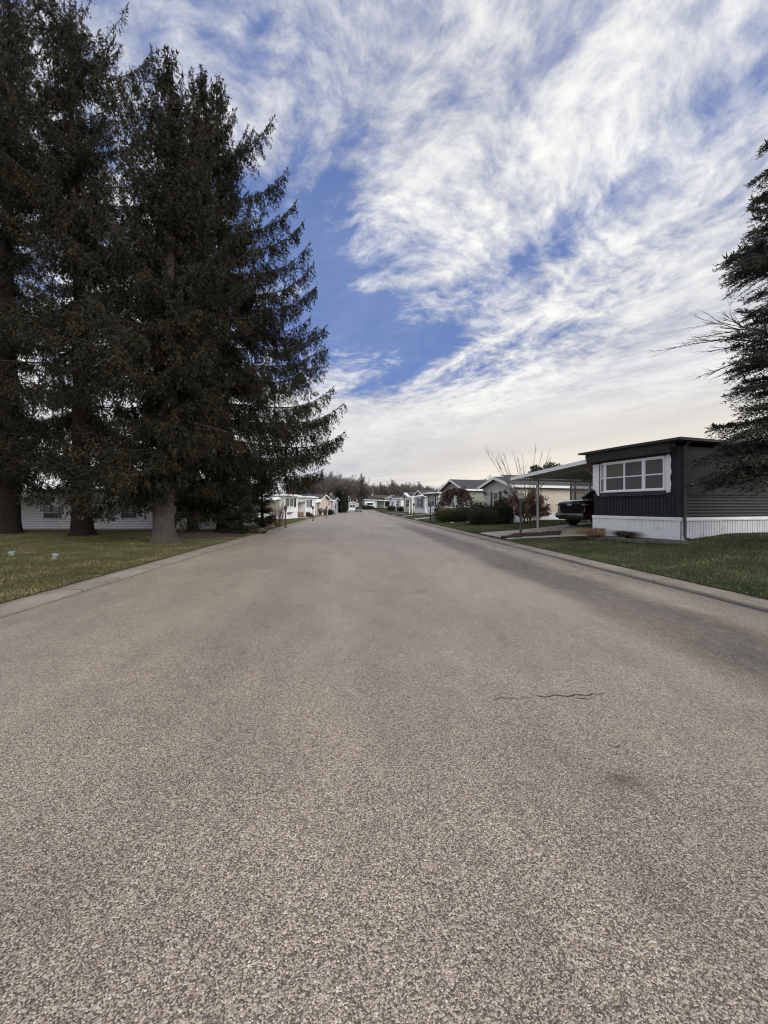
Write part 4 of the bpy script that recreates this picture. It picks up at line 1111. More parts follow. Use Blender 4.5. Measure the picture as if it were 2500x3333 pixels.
def big(px, py, top_px, top_py, rmax, clear, seed, tr, label, bark=BARKD, **kw):
    global NQ
    o, D = gp(px, py); h = zat(top_py, D)-o.z
    tx, ty = at(top_px, D)
    T, n = conifer('spruce_tree', label, o, h, rmax, clear, seed, tr=tr, bark=bark, lean=(tx-o.x, ty-o.y), group=SPG, **kw); NQ += n
    print('spruce', label[:30], 'D %.1f h %.1f quads %d' % (D, h, n)); return T
def arm(px0, py0, px, py, D, z_off=0):
    return None
low = lambda z: min(1, .35+.22*max(0, z-1.5))
big(540, 1766, 556, 215, 5.7, 2.4, 11, .375, 'tall dark spruce on a thick pale flared trunk with a root, nearest the kerb', BARK, flare=.6, spacing=.60, dens=1.1, prof=lambda t: min(1,.62+1.6*t)*(1-t)**.72,
    extra=[(zz, R(-64+26*math.sin(zz*3.7)), 2.3+.5*math.sin(zz*2.1), R(2), .25, .2) for zz in (3.4,4.1,4.8,5.5,6.2,6.9,7.6,8.3,9.0,9.8,10.6,11.5)])
big(272, 1742, 225, 40, 6.3, 2.9, 23, .42, 'tall dark spruce whose trunk stands between the two white awning poles and the flared trunk', flare=.5, spacing=.66, dens=1.0, prof=lambda t: min(1,.62+1.6*t)*(1-t)**.48,
    extra=[(zz, R(-5+38*math.sin(zz*2.3)), 5.6-.09*zz+.6*math.sin(zz*3.1), R(4+zz*.9), .22, .34) for zz in (6.5,8,9.5,11,12.2,13.4,14.6,15.8,17,18.2,19.4,20.6,21.8,23)])
big(26, 1736, 30, -10, 6.8, 3.3, 31, .48, 'tall dark spruce with the thickest black trunk at the left edge', flare=.5, spacing=.70, dens=1.0, prof=lambda t: min(1,.6+1.6*t)*(1-t)**.52)
big(626, 1731, 655, 235, 5.0, 1.7, 47, .25, 'dark spruce on a thin trunk in the mulch just right of the flared trunk', flare=.6, spacing=.60, dens=1.1, prof=lambda t: min(1,.6+1.6*t)*(1-t)**.75)
big(724, 1731, 706, 255, 7.3, 1.5, 59, .32, 'dark spruce whose long upturned limbs reach out over the kerb towards the road', flare=.6, spacing=.74, dens=1.2, prof=lambda t: min(1,.30+4.6*t)*(1-t)**.85,
    extra=[(6.4,R(-6),8.0,R(2),.18,.26),(5.3,R(6),7.9,R(-1),.16,.26),(4.5,R(-12),7.4,R(-3),.14,.26),(8.6,R(-4),7.0,R(5),.22,.34),(10.6,R(2),6.7,R(6),.24,.34),(3.7,R(8),6.4,R(-4),.12,.18),(7.4,R(3),7.2,R(3),.20,.30),(9.6,R(-9),6.6,R(5),.22,.32),
           (12.6,R(-8),6.2,R(8),.22,.34),(14.8,R(0),5.7,R(10),.22,.36),(17.0,R(-5),5.0,R(16),.24,.36),(19.0,R(5),4.3,R(20),.2,.36),(21.3,R(-6),3.6,R(30),.15,.36),(11.6,R(9),6.2,R(7),.24,.34),(13.7,R(8),5.8,R(9),.22,.36),(15.9,R(-11),5.3,R(12),.22,.36)])
# small bushy spruce down to the ground and a dark evergreen behind it
x, y = at(782, 21.5); o = Vector((x, y, g(x, y)))
conifer('young_spruce', 'bushy young spruce with foliage down to the mulch at the right of the big spruces', o, 3.7, 1.4, .15, 71, mat=leafmat('young_spruce_needles', [(0,(.008,.011,.007)),(.5,(.020,.024,.014)),(.85,(.040,.042,.024)),(1,(.07,.05,.03))], nscale=.9), tr=.12, style='blue', dens=1.8, spacing=.34, flare=.4, prof=lambda t: (1-t)**.6)
x, y = at(856, 27)
conifer('young_spruce', 'dark evergreen between the bushy young spruce and the brown leafless shrub', (x,y,g(x,y)), 3.7, 1.25, .1, 73, mat=NEEDLE, tr=.12, style='blue', dens=1.6, spacing=.34, flare=.4, prof=lambda t: (1-t)**.55)
x, y = at(884, 62)
conifer('evergreen_tree', 'dark evergreen rising behind the roof of the first white home on the left', (x,y,g(x,y)), 5.6, 2.7, .4, 74, mat=ARBO, tr=.14, style='blue', dens=.7, spacing=.4, twig=1.6, flare=.4, prof=lambda t: (1-t)**.55)
# blue spruce at the right edge
x, y = at(2740, 10.6); o = Vector((x, y, g(x, y)))
e = []
def toward(z, px, py, D, e0=0, sag=.15, up=.1):
    tx, ty = at(px, D); tz = zat(py, D)-o.z; d = Vector((tx-o.x, ty-o.y)); Lb = d.length/.9
    de = (tz-z)/Lb; e.append((z, math.atan2(d.y, d.x), Lb, math.atan(de+sag-up), sag, up))
for a in [(2.9,2275,1578,10.4),(3.2,2300,1520,10.0),(3.0,2330,1600,9.7),(3.6,2335,1460,10.8),(3.3,2380,1500,10.2),(3.9,2350,1385,10.6),(4.2,2400,1340,10.2),(4.5,2440,1290,10.8),
          (5.4,2400,1200,10.4),(5.8,2390,1130,10.9),(6.1,2430,1080,10.3),(6.6,2460,1020,10.6),
          (8.1,2368,850,10.7),(8.3,2420,880,10.3),(8.6,2440,800,10.8),(9.4,2480,740,10.5),(11.2,2485,640,10.6),(11.6,2475,585,10.4),(13.0,2492,480,10.6),(2.7,2330,1555,10.9),(3.0,2390,1575,10.0),(3.4,2350,1490,10.1),(4.0,2370,1420,10.0),(4.8,2410,1265,10.1),(5.1,2425,1240,10.9),(5.6,2420,1170,10.1),(6.4,2440,1060,10.9),(7.2,2465,960,10.4),(8.0,2395,870,10.2),(8.8,2415,820,10.9),(9.0,2450,780,10.3),(10.2,2490,690,10.7)]: toward(*a)
conifer('blue_spruce', 'grey-green spruce reaching in from the right edge before the charcoal home', o, 17, 3.3, 2.0, 83, mat=NEEDLEB, tr=.28, style='blue', dens=2.2, keep=lambda z, a, r: not (math.cos(a) < -.2 and (z < 6.5 or math.sin(z*1.9) > .2)), spacing=.5, extra=e, flare=.8, twig=.95)
# its bare dead branch
m = MB(); rng = random.Random(5)
def twigs(m, a, d, l, r, lev, rng, spread=.6, up=.1):
    d = d.normalized(); pts = [a]; 
    for i in range(4):
        d = (d+Vector((rng.uniform(-.13,.13), rng.uniform(-.13,.13), rng.uniform(-.10,.13)))).normalized(); pts.append(pts[-1]+d*l/4)
    m.tube(pts, list(np.linspace(r, r*.45, 5)), 4 if lev > 1 else 3, False)
    if lev == 0: return
    for k in range(5 if lev > 1 else 4):
        t = rng.uniform(.25,1); i = min(3, int(t*4)); b = pts[i].lerp(pts[i+1], t*4-i)
        nd = d+Vector((rng.uniform(-1,1), rng.uniform(-1,1), rng.uniform(-.8,.8)+up))*spread
        twigs(m, b, nd, l*rng.uniform(.35,.6), r*.5, lev-1, rng, spread, up)
for (px, py, z) in ((2275,1148,5.5),(2290,1120,5.8),(2330,1190,5.3)):
    tx, ty = at(px, 10.5); T_ = Vector((tx,ty,zat(py,10.5))); S_ = Vector((o.x-1.6,o.y-.1,o.z+z)); d = T_-S_
    twigs(m, S_-o, d, d.length*.76, .028, 3, rng, .42, .0)
m.build('dead_branch', plain('dead_branch', (.07,.06,.052), .95), bpy.data.objects['blue_spruce'])

# ------------------------------------------------------------------ shrubs and hedges
def leaf_shell(rx, ry, rz, n, size, rng, lump=.18, box=.0, inner=.35, seed=0, cone=0):
    "leaf quads through a lumpy ellipsoid (box > 0 squares it off); base at z=0"
    u = rng.normal(size=(n,3)); u /= np.linalg.norm(u, axis=1, keepdims=True)
    if box:
        mx = np.abs(u).max(1, keepdims=True); u = u*(1-box)+u/mx*box
    f = np.array([1+lump*2*mnoise.noise((float(a*2.1), float(b*2.1), float(c*2.1)+seed*3.7)) + lump*.8*mnoise.noise((float(a*6), float(b*6), float(c*6)+seed)) for a, b, c in u])
    r = f*(1-inner*rng.random(n)**2.2)
    p = u*r[:,None]
    if cone: k = 1-cone*np.clip((p[:,2]+1)/2,0,1)**1.5; p[:,0] *= k; p[:,1] *= k
    p = p*np.array([rx,ry,rz])[None]; p[:,2] += rz*.98; p[:,2] = np.maximum(p[:,2], .01)
    d = norm(u*.8+rng.normal(size=(n,3))*.8+np.array([0,0,.25]))
    L = rng.uniform(.6,1.5,n)*size
    return p, d, L, L*rng.uniform(.35,.65,n)
def shrub(name, label, cat, loc, parts, mat, size, seed, group=None, stem=None, rz=0):
    "parts: list of (cx,cy,rx,ry,rz,n,box,cone)"
    rng = np.random.default_rng(seed); T = thing(name, label, cat, loc, rz, group)
    A = [[],[],[],[]]
    core = MB()
    for i, (cx, cy, rx, ry, rzz, n, box, cone) in enumerate(parts):
        q = leaf_shell(rx, ry, rzz, n, size, rng, .14, box, .35, seed+i, cone)
        q[0][:,0] += cx; q[0][:,1] += cy
        for a, b in zip(A, q): a.append(b)
        # opaque twiggy heart
        pr = []
        for j in range(9):
            t = j/8; zz = rzz*2*(.02+.86*t); w_ = math.sqrt(max(.02, 1-(2*t-1)**2))
            if box: w_ = w_*(1-box)+box*(1 if t < .95 else .8)
            w_ *= (1-cone*t**1.5)*.80; pr.append((w_, zz))
        vs = []; nn = 14
        for (w_, zz) in pr:
            for k in range(nn): a = 2*math.pi*k/nn; vs.append((cx+rx*w_*math.cos(a)*(1+.1*math.sin(k*3.1+i)), cy+ry*w_*math.sin(a)*(1+.1*math.sin(k*2.3+i)), zz))
        core.add(vs, [(a*nn+k, a*nn+(k+1)%nn, (a+1)*nn+(k+1)%nn, (a+1)*nn+k) for a in range(8) for k in range(nn)]+[tuple(8*nn+k for k in range(nn))])
    P, D, L, W = [np.concatenate(a) for a in A]; V, Q = blades_to_quads(P, D, L, W, rng)
    nv = len(V)
    o = np_mesh('foliage', V, Q, mat, T); core.build('branches', stem or ARBO, T, smooth='all'); return T
GHED = 'clipped hedges beyond the driveway'
def near_w(px, D): x, y = at(px, D); return Vector((x, y, g(x, y)))
# green block hedge
o, D = gp(1590, 1709)
D = D+.8; o = near_w(1580, D); 
shrub('hedge', 'low clipped dark green hedge between the dark round bush and the golden shrubs', 'hedge', o, [(-.55,.25,.75,.7,.62,2600,.55,0),(.15,.1,.8,.75,.64,3000,.55,0),(.8,-.1,.7,.7,.62,2600,.55,0)], YEW, .085, 3, rz=R(-30))
o2 = near_w(1642, D-.6)
shrub('round_bush', 'dark clipped bush with a domed top right of the green hedge', 'shrub', o2, [(0,0,.66,.66,.88,5200,.45,.18)], ARBO, .075, 5)
shrub('round_bush', 'small black-green bush behind the hedge below the beige gable', 'shrub', near_w(1558, D+2.5), [(0,0,.8,.6,.80,2200,.4,.1)], ARBO, .08, 6)
D2 = gp(1460, 1700)[1]+.8
shrub('golden_shrub', 'golden-topped shrub nearest the kerb on the right', 'shrub', near_w(1452, D2), [(0,0,.95,.8,.60,3400,.2,0),(.5,.3,.7,.7,.5,1600,.2,0)], GOLD, .09, 7)
shrub('golden_shrub', 'yellow-green shrub between the golden one and the clipped hedge', 'shrub', near_w(1510, D2-1.0), [(-.2,0,.9,.8,.60,3000,.2,0),(.8,-.1,.85,.8,.60,2800,.2,0)], leafmat('olive_leaves', [(0,(.012,.017,.007)),(.5,(.030,.038,.012)),(.85,(.075,.075,.02)),(1,(.15,.125,.03))], nscale=1.6), .09, 9)
# weeping plum-leaved tree
def tree_arch(loc):
    T = thing('weeping_tree', 'small arching tree with drooping plum-brown leaves before the sage home', 'tree', loc)
    rng = np.random.default_rng(4); m = MB(); P = []
    top = Vector((.25,0,3.3))
    m.tube([(1.1,0,-.05),(1.05,.05,.9),(.75,0,1.9),(.25,0,2.75)], [.10,.08,.065,.05], 7)
    ends = [(-1.95,-.1,.25),(-1.6,.4,.3),(-1.75,-.6,.5),(-1.3,-.3,.9),(-1.1,.6,.8),(-.7,-.5,1.5),(1.4,.2,1.5),(1.9,-.2,1.2),(1.0,.7,1.5),(1.2,-.6,1.4),(-.2,.7,1.7),(.5,-.7,1.7),(1.6,.4,1.9)]
    for (ex, ey, ez) in ends:
        a = Vector((.4,0,2.5)); c = Vector((ex*.6+.2, ey*.6, 3.1+.3*rng.random())); b = Vector((ex, ey, ez)); pts = []
        for i in range(9): t = i/8; pts.append(a*(1-t)**2+c*2*t*(1-t)+b*t*t)
        m.tube(pts, list(np.linspace(.035,.008,9)), 4, False)
        for i in range(240):
            t = rng.uniform(.15,1); q = a*(1-t)**2+c*2*t*(1-t)+b*t*t
            P.append(np.array(q)+rng.normal(size=3)*np.array([.16,.16,.14]))
    m.build('trunk', TWIGD, T)
    P = np.array(P); n = len(P); D = norm(np.array([0,0,-.8])+rng.normal(size=(n,3))*.5); L = rng.uniform(.12,.30,n)
    V, Q = blades_to_quads(P, D, L, L*.45, rng); np_mesh('crown', V, Q, PLUM, T)
tree_arch(near_w(1475, D2+1.5))
# bare multi-stem shrub before the sage home
def bare_bush(name, label, loc, seed, n, hgt, spread, mat, r=.02, lev=2, leaves=None, leafn=0, cat='shrub', leafs=.07, up=.25, zmax=9):
    rng = random.Random(seed); T = thing(name, label, cat, loc); m = MB()
    for i in range(n):
        a = rng.uniform(0, 2*math.pi); s = rng.uniform(.1,1)*spread
        twigs(m, Vector((math.cos(a)*.12, math.sin(a)*.12, -.03)), Vector((math.cos(a)*s, math.sin(a)*s, 1)), hgt*rng.uniform(.55,1.0), r, lev, rng, .55, up)
    m.build('stems', mat, T)
    if leaves:
        nr = np.random.default_rng(seed); vs = np.array([v for v in m.v if .35 < v[2] < zmax]); idx = nr.integers(0, len(vs), leafn)
        P = vs[idx]+nr.normal(size=(leafn,3))*.07; D = norm(nr.normal(size=(leafn,3))); L = nr.uniform(.6,1.4,leafn)*leafs
        V, Q = blades_to_quads(P, D, L, L*.7, nr); np_mesh('leaves', V, Q, leaves, T)
    return T
bare_bush('bare_shrub', 'leafless grey-brown shrub against the sage side wall', near_w(1520, D2+1.0), 12, 9, 1.9, .75, TWIGD, .022, 3)
bare_bush('bare_shrub', 'reddish brown leafless shrub beside the first white home on the left', near_w(905, gp(905,1712)[1]), 13, 26, 1.5, .75, plain('red_twig', (.10,.062,.045), .9), .016, 2)
oc, Dc = gp(1716, 1704)
T = bare_bush('copper_shrub', 'big many-stemmed shrub with copper leaves and long bare whips before the beige home', oc, 14, 13, 1.85, 1.25, TWIGD, .038, 3, COPPER, 9500, 'shrub', .080, up=.1)
m = MB(); rng = random.Random(3)
for (px, py) in ((1580,1465),(1593,1460),(1622,1468),(1640,1475),(1668,1465),(1745,1458),(1790,1462),(1765,1475),(1795,1485),(1685,1490),(1700,1480),(1615,1490)):
    tx, ty = at(px, Dc+rng.uniform(-.6,.6)); b = Vector((tx,ty,zat(py,Dc)))-oc; a = Vector((rng.uniform(-.15,.15), rng.uniform(-.1,.1), rng.uniform(.5,1.2)))
    c = a.lerp(b,.45)+Vector((rng.uniform(-.25,.25), rng.uniform(-.2,.2), -.35+rng.uniform(-.2,.2))); pts = [a*(1-t)**2+c*2*t*(1-t)+b*t*t for t in [i/9 for i in range(10)]]
    m.tube(pts, list(np.linspace(.026,.008,10)), 5, False)
    for i in range(4):
        t = rng.uniform(.35,.9); q = a*(1-t)**2+c*2*t*(1-t)+b*t*t
        twigs(m, q, (b-a).normalized()+Vector((rng.uniform(-.45,.45), rng.uniform(-.3,.3), .25)), rng.uniform(.5,1.1), .009, 1 if i<2 else 0, rng, .35, .2)
m.build('whips', plain('grey_whip', (.13,.105,.085), .9), T)
# evergreen crowns behind the beige home
def round_tree(name, label, loc, h, rx, mat, seed, n=5200, size=.22):
    T = shrub(name, label, 'tree', loc, [], mat, size, seed) if False else thing(name, label, 'tree', loc)
    rng = np.random.default_rng(seed); A = [[],[],[],[]]
    m = MB(); m.tube([(0,0,-.1),(.05,0,h*.4),(0,.05,h*.8)], [.16,.12,.04], 7); 
    for i in range(16):
        a = rng.uniform(0, 6.28); rr = rx*math.sqrt(rng.uniform(.0,1))*.8; zc = h*rng.uniform(.35,.86); r_ = rx*rng.uniform(.22,.36)
        m.tube([(0,0,zc*.7),(math.cos(a)*rr*.6,math.sin(a)*rr*.6,zc)], [.05,.02], 4)
        q = leaf_shell(r_, r_, r_*.85, n//16, size, rng, .2, 0, .6, seed+i)
        q[0][:,0] += math.cos(a)*rr; q[0][:,1] += math.sin(a)*rr; q[0][:,2] += zc-r_*.85
        for x_, b_ in zip(A, q): x_.append(b_)
    m.build('trunk', BARKD, T); P, D, L, W = [np.concatenate(a) for a in A]; V, Q = blades_to_quads(P, D, L, W, rng); np_mesh('crown', V, Q, mat, T)
for px, D, h, rx, sd in ((1765,48,7.0,1.7,21),(1822,47,6.9,2.0,22)):
    x, y = at(px, D); round_tree('evergreen_tree', ['olive evergreen tree behind the beige home, left one of two','olive evergreen tree behind the beige home, half hidden by the carport roof'][sd-21], (x,y,g(x,y)), h, rx, YEW, sd)
# columnar evergreens at the end of the left row
COLG = 'columnar evergreens at the end of the left row'
for i, (px, D, h, r_) in enumerate(((1097,97,5.4,.75),(1103,97,5.2,.65),(1109,97,5.5,.75),(1123,95,4.9,.95))):
    x, y = at(px, D)
    shrub('columnar_evergreen', ['dark columnar evergreen, leftmost of the tight trio','dark columnar evergreen in the middle of the tight trio','dark columnar evergreen, rightmost of the tight trio','broad dark columnar evergreen standing alone right of the trio'][i], 'tree', (x,y,g(x,y)), [(0,0,r_,r_,h/2,2200,.3,.55)], ARBO, .22, 30+i, COLG)
x, y = at(1176, 150)
conifer('pine_tree', 'tall dark green pine among the bare trees left of the road end', (x,y,g(x,y)), 13.5, 2.9, 1.5, 91, mat=ARBO, tr=.25, style='blue', dens=.4, spacing=.5, twig=2.6, flare=.3)

# ------------------------------------------------------------------ bare deciduous trees
def bare_tree_mesh(seed, h, spread=.55, tmin=.034):
    rng = random.Random(seed); t = MB(); c = MB()
    th0 = h*.26; pts = [Vector((0,0,-.2)), Vector((rng.uniform(-.1,.1),rng.uniform(-.1,.1),th0*.5)), Vector((rng.uniform(-.2,.2),rng.uniform(-.2,.2),th0))]
    r0 = h*.016; t.tube(pts, [r0*1.3, r0*1.05, r0*.95], 7)
    def grow(a, d, l, r, lev):
        d = d.normalized(); pts = [a]
        for i in range(3):
            d = (d+Vector((rng.uniform(-.2,.2),rng.uniform(-.2,.2),rng.uniform(-.05,.22)))).normalized(); pts.append(pts[-1]+d*l/3)
        c.tube(pts, [max(tmin,r), max(tmin,r*.85), max(tmin*.9,r*.7), max(tmin*.8,r*.5)], 4 if lev > 2 else 3, False)
        if lev == 0: return
        for k in range(rng.randint(3,4) if lev > 1 else rng.randint(4,6)):
            tt = rng.uniform(.3,1); i = min(2,int(tt*3)); b = pts[i].lerp(pts[i+1], tt*3-i)
            nd = d*.75+Vector((rng.uniform(-1,1),rng.uniform(-1,1),rng.uniform(-.35,.8)))*spread*1.25
            grow(b, nd, l*rng.uniform(.5,.78), r*.55, lev-1)
    top = pts[-1]
    for k in range(6):
        a = 2*math.pi*k/6+rng.uniform(-.4,.4); s = rng.uniform(.15,.75)
        grow(pts[1].lerp(top, rng.uniform(.5,1)), Vector((math.cos(a)*s, math.sin(a)*s, 1)), h*rng.uniform(.26,.36), r0*.6, 4)
    return t, c
protos = []
for i in range(6):
    t, c = bare_tree_mesh(100+i, 15, .55+.05*(i%3)); protos.append((t, c))
PM = {}
def bare_tree(loc, h, k, label, group=None, rz=0, wide=1):
    T = thing('bare_tree', label, 'tree', loc, rz, group)
    if k not in PM:
        a = protos[k][0].build('trunk', TWIG, T); b = protos[k][1].build('crown', TWIG, T); PM[k] = (a.data, b.data)
    else:
        for nm, me in zip(('trunk','crown'), PM[k]): o = bpy.data.objects.new(nm, me); COL.objects.link(o); o.parent = T
    T.scale = (h/15*wide, h/15*wide, h/15); return T
rng = random.Random(77)
LBW = 'bare grey tree in the taller wood behind the left row of homes'
RBW = 'bare grey tree in the lower wood behind the right row and the road end'
for i in range(46):
    px = 945+ (1205-945)*((i+rng.uniform(-.3,.3))/46); D = rng.uniform(150,190); top = 1544-16*math.sin(math.pi*(px-930)/270)+rng.uniform(-9,22)
    if px > 1165: top += 10
    x, y = at(px, D); bare_tree((x,y,g(x,y)), zat(top, D)-g(x,y), i%6, LBW, 'bare trees behind the left row', rng.uniform(0,6.3), rng.uniform(.75,1.0))
for i in range(44):
    px = 1200+(1475-1200)*((i+rng.uniform(-.3,.3))/44); D = rng.uniform(202,240); top = 1562+rng.uniform(-8,18)+ (6 if px>1390 else 0)
    x, y = at(px, D); bare_tree((x,y,g(x,y)), zat(top, D)-g(x,y), (i+2)%6, RBW, 'bare trees behind the right row', rng.uniform(0,6.3), rng.uniform(.8,1.1))
for (px, D, top, lab, k) in ((1290,165,1557,'tallest bare tree near the road end, behind the tan gabled house',0),(1150,160,1531,'tall bare tree rising above the wood just left of the dark pine',1),(1036,150,1533,'broad bare tree crowning the middle of the left wood',4),
     (1590,80,1528,'bare round-crowned tree behind the beige home',2),(1512,95,1556,'small bare tree behind the sage roof',3)):
    x, y = at(px, D); bare_tree((x,y,g(x,y)), zat(top, D)-g(x,y), k, lab, None, k, 1.0)
# undergrowth that reads as one mass below them
nr = np.random.default_rng(8); P, D_ = [], []
for i in range(20000):
    px = nr.uniform(930,1500); dd = nr.uniform(205,245); x, y = at(px, dd); hh = 6.0*nr.random()**1.5; P.append((x,y,g(x,y)+hh)); D_.append((nr.normal()*.35,nr.normal()*.35,1))
P = np.array(P); D_ = norm(np.array(D_)); L = nr.uniform(1.0,2.6,len(P)); V, Q = blades_to_quads(P, D_, L, nr.uniform(.06,.16,len(P)), nr)
tag(np_mesh('undergrowth', V, Q, leafmat('undergrowth', [(0,(.06,.05,.046)),(.5,(.11,.092,.084)),(1,(.17,.145,.13))], nscale=.05)), 'grey-brown brushwood filling the wood behind the homes', 'brushwood', None, 'stuff')

# ------------------------------------------------------------------ lamps
def coach_lamp(loc, h, label, group):
    T = thing('lamp_post', label, 'street lamp', loc, 0, group)
    m = MB(); m.lathe([(.10,-.05),(.10,.06),(.055,.12),(.042,.2),(.040,h-.46),(.06,h-.44),(.06,h-.41)], 12); m.build('post', BLACK, T, smooth=True)
    m = MB(); m.lathe([(.075,h-.41),(.125,h-.17)], 6); lg_ = m.build('lantern', LAMPD, T)
    m = MB()
    for k in range(6):
        a = 2*math.pi*(k+.5)/6; m.bar((.077*math.cos(a),.077*math.sin(a),h-.41),(.127*math.cos(a),.127*math.sin(a),h-.17), .016)
    m.build('lantern_frame', BLACK, lg_)
    m = MB(); m.lathe([(.165,h-.175),(.15,h-.155),(.07,h-.07),(.035,h-.05),(.012,h)], 6); m.build('lamp_cap', BLACK, T)
    return T
def bowl_lamp(loc, h, label, group):
    T = thing('lamp_post', label, 'street lamp', loc, 0, group)
    m = MB(); m.lathe([(.055,-.05),(.05,h-.40),(.075,h-.385),(.075,h-.36)], 12); m.bar((-.16,0,h-.68),(.16,0,h-.68), .03); m.build('post', plain('slate_post', (.045,.047,.055), .5), T, smooth=True)
    m = MB(); m.lathe([(.10,h-.36),(.13,h-.30),(.165,h-.15),(.17,h-.135)], 8); lg_ = m.build('lantern', LAMPG, T)
    m = MB()
    for k in range(8):
        a = 2*math.pi*(k+.5)/8; m.bar((.102*math.cos(a),.102*math.sin(a),h-.36),(.172*math.cos(a),.172*math.sin(a),h-.135), .012)
    m.build('lantern_frame', GREYW, lg_)
    m = MB(); m.lathe([(.215,h-.135),(.205,h-.12),(.13,h-.075),(.055,h-.05),(.05,h-.03),(.02,h)], 12); m.build('lamp_cap', plain('weathered_cap', (.20,.19,.175), .6), T, smooth=True)
    return T
LG = 'black coach lamps along the kerbs'
o, D = gp(1695, 1739); bowl_lamp(o, zat(1600, D)-o.z, 'slate lamp post with a pale bowl lantern in the mulch bed by the driveway', LG)
base = None
lamps = [(929.6,1717.5,1645,'black coach lamp post beside the brown shrub, nearest on the left kerb'),(1018.8,1695.8,1646,'black coach lamp post before the home with the wooden porch'),(1063.6,1685,1646,'black coach lamp post before the cream home on the left'),
         (1091.6,1676.5,1646,'thin black lamp post before the dark parked SUV'),(1110,1671.7,1645,'thin black lamp post before the pale grey home on the left'),(1133,1667,1646,'farthest lamp post on the left kerb, past the columnar evergreens'),
         (1478,1694,1624,'black lamp post with a pale lantern rising from the golden hedge'),(1401,1699,1634,'black coach lamp post on the strip of lawn before the white flat-roofed home with shutters'),(1347,1679,1637,'black coach lamp post before the grey gabled home'),
         (1325,1670.5,1639,'black coach lamp post before the cream gabled home'),(1290,1665.6,1640,'farthest lamp post on the right, before the last white homes')]
for i, (px, py, top, lab) in enumerate(lamps):
    o, D = gp(px, py)
    if px == 1478: D = D2-.2; x, y = at(px, D); o = Vector((x,y,g(x,y)))
    h = zat(top, D)-o.z
    if px == 1478: bowl_lamp(o, h, lab, LG); continue
    if base is None: base = coach_lamp(o, h, lab, LG); bh = h
    else:
        c = copy_tree(base); c.location = o; c.scale = (1.15 if px > 1200 else 1,)*2 + (h/bh,); c['label'] = lab

# ------------------------------------------------------------------ small things
def stub(px, py, capmat, label, lean):
    o, D = gp(px, py); T = thing('pipe_stub', label, 'pipe', o, 0, 'capped pipe stubs in the left lawn')
    m = MB(); m.tube([(0,0,-.05),(lean*.1,0,.10)], .066, 16); m.build('pipe', plain('pvc_pipe', (.20,.20,.20), .6, .15, 10), T, smooth=True)
    m = MB(); m.tube([(lean*.1,0,.085),(lean*.13,0,.115)], .082, 18); m.build('cap', capmat, T, bevel=.008)
stub(38, 1808, plain('pale_blue_cap', (.22,.34,.50), .5), 'stub of pipe with a pale blue cap in the left lawn', 0)
stub(177, 1817, plain('grey_cap', (.26,.28,.31), .5), 'leaning grey capped pipe stub in the left lawn', .25)
T = thing('utility_pole', 'thin grey pole standing behind the last white homes on the right', 'pole', (*at(1316,118), g(*at(1316,118))))
m = MB(); m.tube([(0,0,-.2),(0,0,5.0)], [.13,.10], 8); m.build('pole_shaft', GREYW, T); m = MB(); m.bar((-.5,0,4.7),(.5,0,4.7), .10); m.build('crossarm', GREYW, T)
# edging stones before the charcoal home
rng = random.Random(21); n = 15
sp = [(1926,1757),(1950,1758),(1972,1758),(1995,1760),(2018,1761),(2042,1764),(2062,1767),(2085,1768),(2108,1768),(2130,1769),(2152,1771),(2172,1771),(2195,1771),(2216,1770)]
for i, (px, py) in enumerate(sp):
    o, D = gp(px, py); a, b, c = rng.uniform(.17,.25), rng.uniform(.11,.16), rng.uniform(.055,.085)
    m = MB(); vs = []; nn = 9
    for (k, zz) in ((.86,0.0),(1.0,.5),(.92,1.5),(.70,2.0)):
        for j in range(nn): t = 2*math.pi*j/nn; q = 1+.22*mnoise.noise((math.cos(t)*1.3+i*5, math.sin(t)*1.3, zz)); vs.append((a*k*q*math.cos(t), b*k*q*math.sin(t), c*zz-.02))
    m.add(vs, [(r_*nn+j, r_*nn+(j+1)%nn, (r_+1)*nn+(j+1)%nn, (r_+1)*nn+j) for r_ in range(3) for j in range(nn)]+[tuple(3*nn+j for j in range(nn))])
    s = m.build('edging_stone', STONE); s.location = o; s.rotation_euler = (rng.uniform(-.08,.08), rng.uniform(-.08,.08), R(-35)+rng.uniform(-.3,.3))
    lab = 'dark flat edging stone in the row before the white skirting'
    if i == 0: lab = 'dark edging stone at the dry-grass end of the row before the white skirting'
    if i == len(sp)-1: lab = 'dark edging stone at the downspout end of the row before the white skirting'
    tag(s, lab, 'stone', 'edging stones before the charcoal home')
def grass_clump(name, label, loc, n, hgt, spread, mat, seed, lean=(0,0), w=.012, droop=1.0, cat='plant'):
    rng = np.random.default_rng(seed); V = []; Q = []
    for i in range(n):
        a = rng.uniform(0, 6.283); r0 = rng.uniform(0,.14); b = np.array([math.cos(a)*r0, math.sin(a)*r0*.8, -.01]); s = rng.uniform(.3,1.0)
        d = np.array([math.cos(a)*s*spread+lean[0]*rng.uniform(.5,1.2), math.sin(a)*s*spread+lean[1]*rng.uniform(.5,1.2), 0]); hh = hgt*rng.uniform(.5,1.1)
        side = np.array([-d[1], d[0], 0]); side = side/(np.linalg.norm(side)+1e-6)*w*rng.uniform(.6,1.3)+rng.normal(size=3)*.002
        k0 = len(V)
        for j in range(6):
            t = j/5; p_ = b+d*t*(1+.25*t)+np.array([0,0,hh*(1.9*t-droop*1.15*t*t)]); p_[2] = max(p_[2], .01+.02*rng.random()); ww = side*(1-.85*t); V += [p_-ww, p_+ww]
        Q += [(k0+2*j, k0+2*j+1, k0+2*j+3, k0+2*j+2) for j in range(5)]
    T = thing(name, label, cat, loc); np_mesh('blades', V, Q, mat, T); return T
